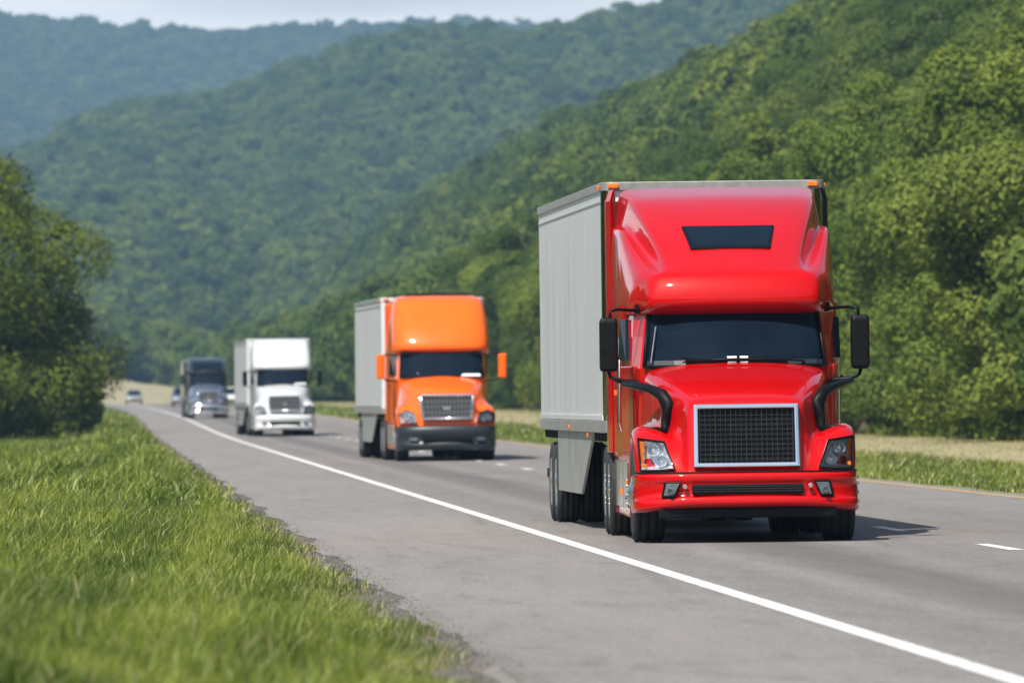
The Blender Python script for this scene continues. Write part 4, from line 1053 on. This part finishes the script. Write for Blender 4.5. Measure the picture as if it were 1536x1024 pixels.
# ------------------------------------------------------------------ grass
def blades(name, label, areas, mat, seed):
    g = np.random.default_rng(seed); VV = []; FF = []; TT = []; base = 0
    for (x0, x1, y0, y1, dens, h0, h1, w, clump, keep) in areas:
        n = int((x1 - x0) * (y1 - y0) * dens)
        X = g.uniform(x0, x1, n); Y = g.uniform(y0, y1, n)
        if clump:
            q = .5 + .5 * sines(X * 3, Y * 1.0, 2.2, seed + 3, 7) * 1.8
            k = g.random(n) < .45 + .55 * np.clip(q, 0, 1); X, Y = X[k], Y[k]; n = len(X)
        edge = np.ones(n)
        if keep == 'left':
            wob = .14 * np.sin(Y * .8) + .1 * np.sin(Y * 2.1 + 1) + .12 * np.sin(Y * .29)
            lim = 2.22 + wob; k = g.random(n) < sm(0, .7, lim - X) * .98 + .0; X, Y, lim = X[k], Y[k], lim[k]; n = len(X)
            edge = .55 + .45 * sm(0, 1.0, lim - X)
        elif keep == 'right':
            k = (X > 14.6 + .3 * np.sin(Y * .5)) & (g.random(n) < 1 - .8 * sm(19.5, 22, X) * (1 - sm(27, 30, X))); X, Y = X[k], Y[k]; n = len(X); edge = np.ones(n)
        Z = ground(X, Y) - .01; Xw = warp(X, Y)
        patchh = .75 + .45 * np.clip(.5 + sines(X * 2, Y * .8, 1.1, seed + 9), 0, 1)
        H = g.uniform(h0, h1, n) * patchh * edge * ((1 - .6 * sm(20, 22, X)) if keep == 'right' else 1) * (1 + .75 * (g.random(n) < .09))
        an = g.uniform(0, 2 * math.pi, n); sx_, sy_ = np.cos(an), np.sin(an)
        la = g.uniform(0, 2 * math.pi, n); lb = H * g.uniform(.15, .75, n); lx, ly = np.cos(la) * lb + .15 * H, np.sin(la) * lb
        W = w * g.uniform(.6, 1.3, n)
        p0 = np.stack([Xw - sx_ * W, Y - sy_ * W, Z], 1); p1 = np.stack([Xw + sx_ * W, Y + sy_ * W, Z], 1)
        m0 = np.stack([Xw - sx_ * W * .75 + lx * .3, Y - sy_ * W * .75 + ly * .3, Z + H * .6], 1); m1 = np.stack([Xw + sx_ * W * .75 + lx * .3, Y + sy_ * W * .75 + ly * .3, Z + H * .6], 1)
        t = np.stack([Xw + lx, Y + ly, Z + H * .95], 1)
        V = np.stack([p0, p1, m1, m0, t], 1).reshape(-1, 3)
        b = base + np.arange(n) * 5
        FF.append(np.stack([b, b + 1, b + 2], 1)); FF.append(np.stack([b, b + 2, b + 3], 1)); FF.append(np.stack([b + 3, b + 2, b + 4], 1))
        tn = np.clip(g.random(n) * .5 + .5 * np.clip(.5 + 1.9 * sines(X * 2.4, Y * .7, 1.3, seed + 1), 0, 1), 0, 1)
        # dry tips and stems near the gravel
        if keep == 'left': tn = np.where(g.random(n) < .05 + .35 * sm(.7, .1, lim - X), 1.6, tn)
        if keep == 'right': tn = np.where(g.random(n) < .15 + .7 * sm(19.5, 22, X) * (1 - sm(28, 30, X)), 1.6, tn)
        TT += [tn, tn, tn]; VV.append(V); base += len(V)
    me = npmesh(name, np.concatenate(VV), np.concatenate(FF), mat, tone=np.concatenate(TT))
    return structure(link(name, me), label, 'stuff')
def grass_mat():
    m, nt, out = new_mat('grass_blades')
    at = nt.nodes.new('ShaderNodeAttribute'); at.attribute_name = 'tone'
    mr = nt.nodes.new('ShaderNodeMapRange'); mr.inputs[2].default_value = 1.6; nt.links.new(at.outputs['Fac'], mr.inputs[0])
    r = ramp(nt, mr.outputs[0], [(0, (.04, .075, .010)), (.28, (.13, .185, .024)), (.58, (.32, .37, .058)), (.64, (.35, .36, .08)), (1, (.45, .40, .2))])
    d = nt.nodes.new('ShaderNodeBsdfDiffuse'); t = nt.nodes.new('ShaderNodeBsdfTranslucent'); gl = nt.nodes.new('ShaderNodeBsdfGlossy'); gl.inputs['Roughness'].default_value = .45
    gl.inputs[0].default_value = (.5, .55, .4, 1)
    nt.links.new(r.outputs[0], d.inputs[0]); nt.links.new(r.outputs[0], t.inputs[0])
    mx = nt.nodes.new('ShaderNodeMixShader'); mx.inputs[0].default_value = .42
    nt.links.new(d.outputs[0], mx.inputs[1]); nt.links.new(t.outputs[0], mx.inputs[2])
    m2 = nt.nodes.new('ShaderNodeMixShader'); m2.inputs[0].default_value = .05
    nt.links.new(mx.outputs[0], m2.inputs[1]); nt.links.new(gl.outputs[0], m2.inputs[2]); nt.links.new(m2.outputs[0], out.inputs[0])
    return m
GM = grass_mat()
blades('grass_left_verge', 'long green grass on the left verge', [
    (-1.6, 2.3, 48, 82, 2300, .06, .19, .0036, True, 'left'),
    (-2.6, 2.3, 82, 140, 950, .07, .19, .0056, True, 'left'),
    (-5.0, 2.3, 140, 300, 110, .09, .23, .016, True, 'left'),
    (-9.0, 2.3, 300, 700, 22, .12, .30, .035, True, 'left'),
    (-8.0, -1.6, 48, 140, 60, .08, .2, .014, True, 'left')], GM, 50)
blades('grass_right_verge', 'rough grass and dry stems on the far verge', [
    (14.4, 30.5, 150, 420, 75, .05, .16, .014, True, 'right'),
    (14.4, 30.5, 420, 1250, 9, .08, .2, .05, True, 'right'),
    (29, 33, 300, 700, 10, .15, .5, .05, True, None)], GM, 60)
# loose stones where the shoulder meets the grass
def stones(name, label, n, seed):
    g = np.random.default_rng(seed)
    Y = g.uniform(48, 150, n) ; Y = 48 + (Y - 48) * g.random(n)
    X = 2.3 + g.normal(size=n) * .24 + .08 * np.sin(Y * .9)
    k = (X < 2.55) & (X > 1.2); X, Y = X[k], Y[k]; n = len(X)
    Z = np.where(X > 2.36, zr(Y) + XF * (X - 7) + .002, ground(X, Y))
    r = g.uniform(.004, .013, n) * np.where(X > 2.4, .6, 1)
    cube = np.array([[1, 0, 0], [-1, 0, 0], [0, 1, 0], [0, -1, 0], [0, 0, .8], [0, 0, -.6]])
    V = cube[None] * r[:, None, None] * g.uniform(.6, 1.2, (n, 6, 1)); V += np.stack([X, Y, Z + r * .3], 1)[:, None]
    tri = np.array([[0, 2, 4], [2, 1, 4], [1, 3, 4], [3, 0, 4], [2, 0, 5], [1, 2, 5], [3, 1, 5], [0, 3, 5]])
    Fc = (tri[None] + 6 * np.arange(n)[:, None, None]).reshape(-1, 3)
    me = npmesh(name, V.reshape(-1, 3), Fc, pmat('roadside_stone', (.19, .175, .16), .9, var=.5, nscale=30), tone=np.repeat(g.random(n), 8))
    return structure(link(name, me), label, 'stuff')
stones('gravel', 'loose gravel along the edge of the shoulder', 9000, 70)

# ------------------------------------------------------------------ air, light, camera
SUN_EL, SUN_AZ = 53.0, 0.0
sv = Vector((-.36, -.60, 0)).normalized() * math.cos(R(SUN_EL)) + Vector((0, 0, math.sin(R(SUN_EL))))
sun = bpy.data.lights.new('sun', 'SUN'); sun.energy = 5.0; sun.angle = R(.53); sun.color = (1, .945, .855)
so = bpy.data.objects.new('sun', sun); C.objects.link(so); so.rotation_euler = sv.to_track_quat('Z', 'Y').to_euler(); so.location = (0, 0, 300)
w = bpy.data.worlds.new('World'); sc.world = w; w.use_nodes = True
nt = w.node_tree; bg = nt.nodes['Background']; sky = nt.nodes.new('ShaderNodeTexSky'); sky.sky_type = 'NISHITA'; sky.sun_disc = False
sky.sun_elevation = R(SUN_EL); sky.sun_rotation = math.atan2(sv.x, sv.y); sky.air_density = 1.0; sky.dust_density = 2.0; sky.ozone_density = 1.0
tc = nt.nodes.new('ShaderNodeTexCoord'); sx = nt.nodes.new('ShaderNodeSeparateXYZ'); nt.links.new(tc.outputs['Generated'], sx.inputs[0])
mp = nt.nodes.new('ShaderNodeMapping'); mp.inputs['Scale'].default_value = (9, 9, 60); nt.links.new(tc.outputs['Generated'], mp.inputs[0])
cn = nt.nodes.new('ShaderNodeTexNoise'); cn.inputs['Scale'].default_value = 1.3; cn.inputs['Detail'].default_value = 5; nt.links.new(mp.outputs[0], cn.inputs['Vector'])
ce = ramp(nt, sx.outputs[2], [(0.0, 1.0), (.06, .9), (.14, 0.0)]); cy = ramp(nt, sx.outputs[1], [(.5, 0.0), (.9, 1.0)]); cc = ramp(nt, cn.outputs[0], [(.3, .45), (.6, 1.0)])
m1 = nt.nodes.new('ShaderNodeMath'); m1.operation = 'MULTIPLY'; nt.links.new(ce.outputs[0], m1.inputs[0]); nt.links.new(cy.outputs[0], m1.inputs[1])
m2 = nt.nodes.new('ShaderNodeMath'); m2.operation = 'MULTIPLY'; nt.links.new(m1.outputs[0], m2.inputs[0]); nt.links.new(cc.outputs[0], m2.inputs[1])
mxs = nt.nodes.new('ShaderNodeMix'); mxs.data_type = 'RGBA'; nt.links.new(m2.outputs[0], mxs.inputs[0]); nt.links.new(sky.outputs[0], mxs.inputs[6]); mxs.inputs[7].default_value = (15, 14.6, 14.6, 1)
nt.links.new(mxs.outputs[2], bg.inputs[0]); bg.inputs[1].default_value = .095

hz = MB().box(-1000, 1600, -300, 8700, -12, 420).obj('haze', 'black', fix=True)
hm = bpy.data.materials.new('air'); hm.use_nodes = True; hnt = hm.node_tree; hnt.nodes.clear()
ho = hnt.nodes.new('ShaderNodeOutputMaterial'); pv = hnt.nodes.new('ShaderNodeVolumePrincipled')
pv.inputs['Density'].default_value = 1.1e-4; pv.inputs['Color'].default_value = (.42, .70, 1, 1); pv.inputs['Anisotropy'].default_value = .2
hnt.links.new(pv.outputs[0], ho.inputs['Volume']); hz.data.materials.clear(); hz.data.materials.append(hm)
structure(hz, 'thin blue summer haze over the valley', 'stuff')

cam = bpy.data.cameras.new('camera'); co = bpy.data.objects.new('camera', cam); C.objects.link(co); sc.camera = co
cam.sensor_width = 36; cam.lens = F / 1536 * 36; cam.clip_start = 1; cam.clip_end = 30000
co.location = (0, 0, HC); co.rotation_euler = (math.pi / 2 + math.atan((VY - 512) / F), 0, -math.atan((768 - VX) / F))
cam.dof.use_dof = True; cam.dof.focus_distance = 115; cam.dof.aperture_fstop = cam.lens / 1000 / .062; cam.dof.aperture_blades = 0
sc.view_settings.view_transform = 'Standard'; sc.view_settings.look = 'None'; sc.view_settings.exposure = .46; sc.view_settings.gamma = 1
sc.cycles.use_denoising = True; sc.cycles.max_bounces = 7; sc.cycles.diffuse_bounces = 3; sc.cycles.glossy_bounces = 4; sc.cycles.transparent_max_bounces = 8; sc.cycles.volume_bounces = 0
sc.cycles.transmission_bounces = 3; sc.cycles.sample_clamp_indirect = 6
sc.render.film_transparent = False
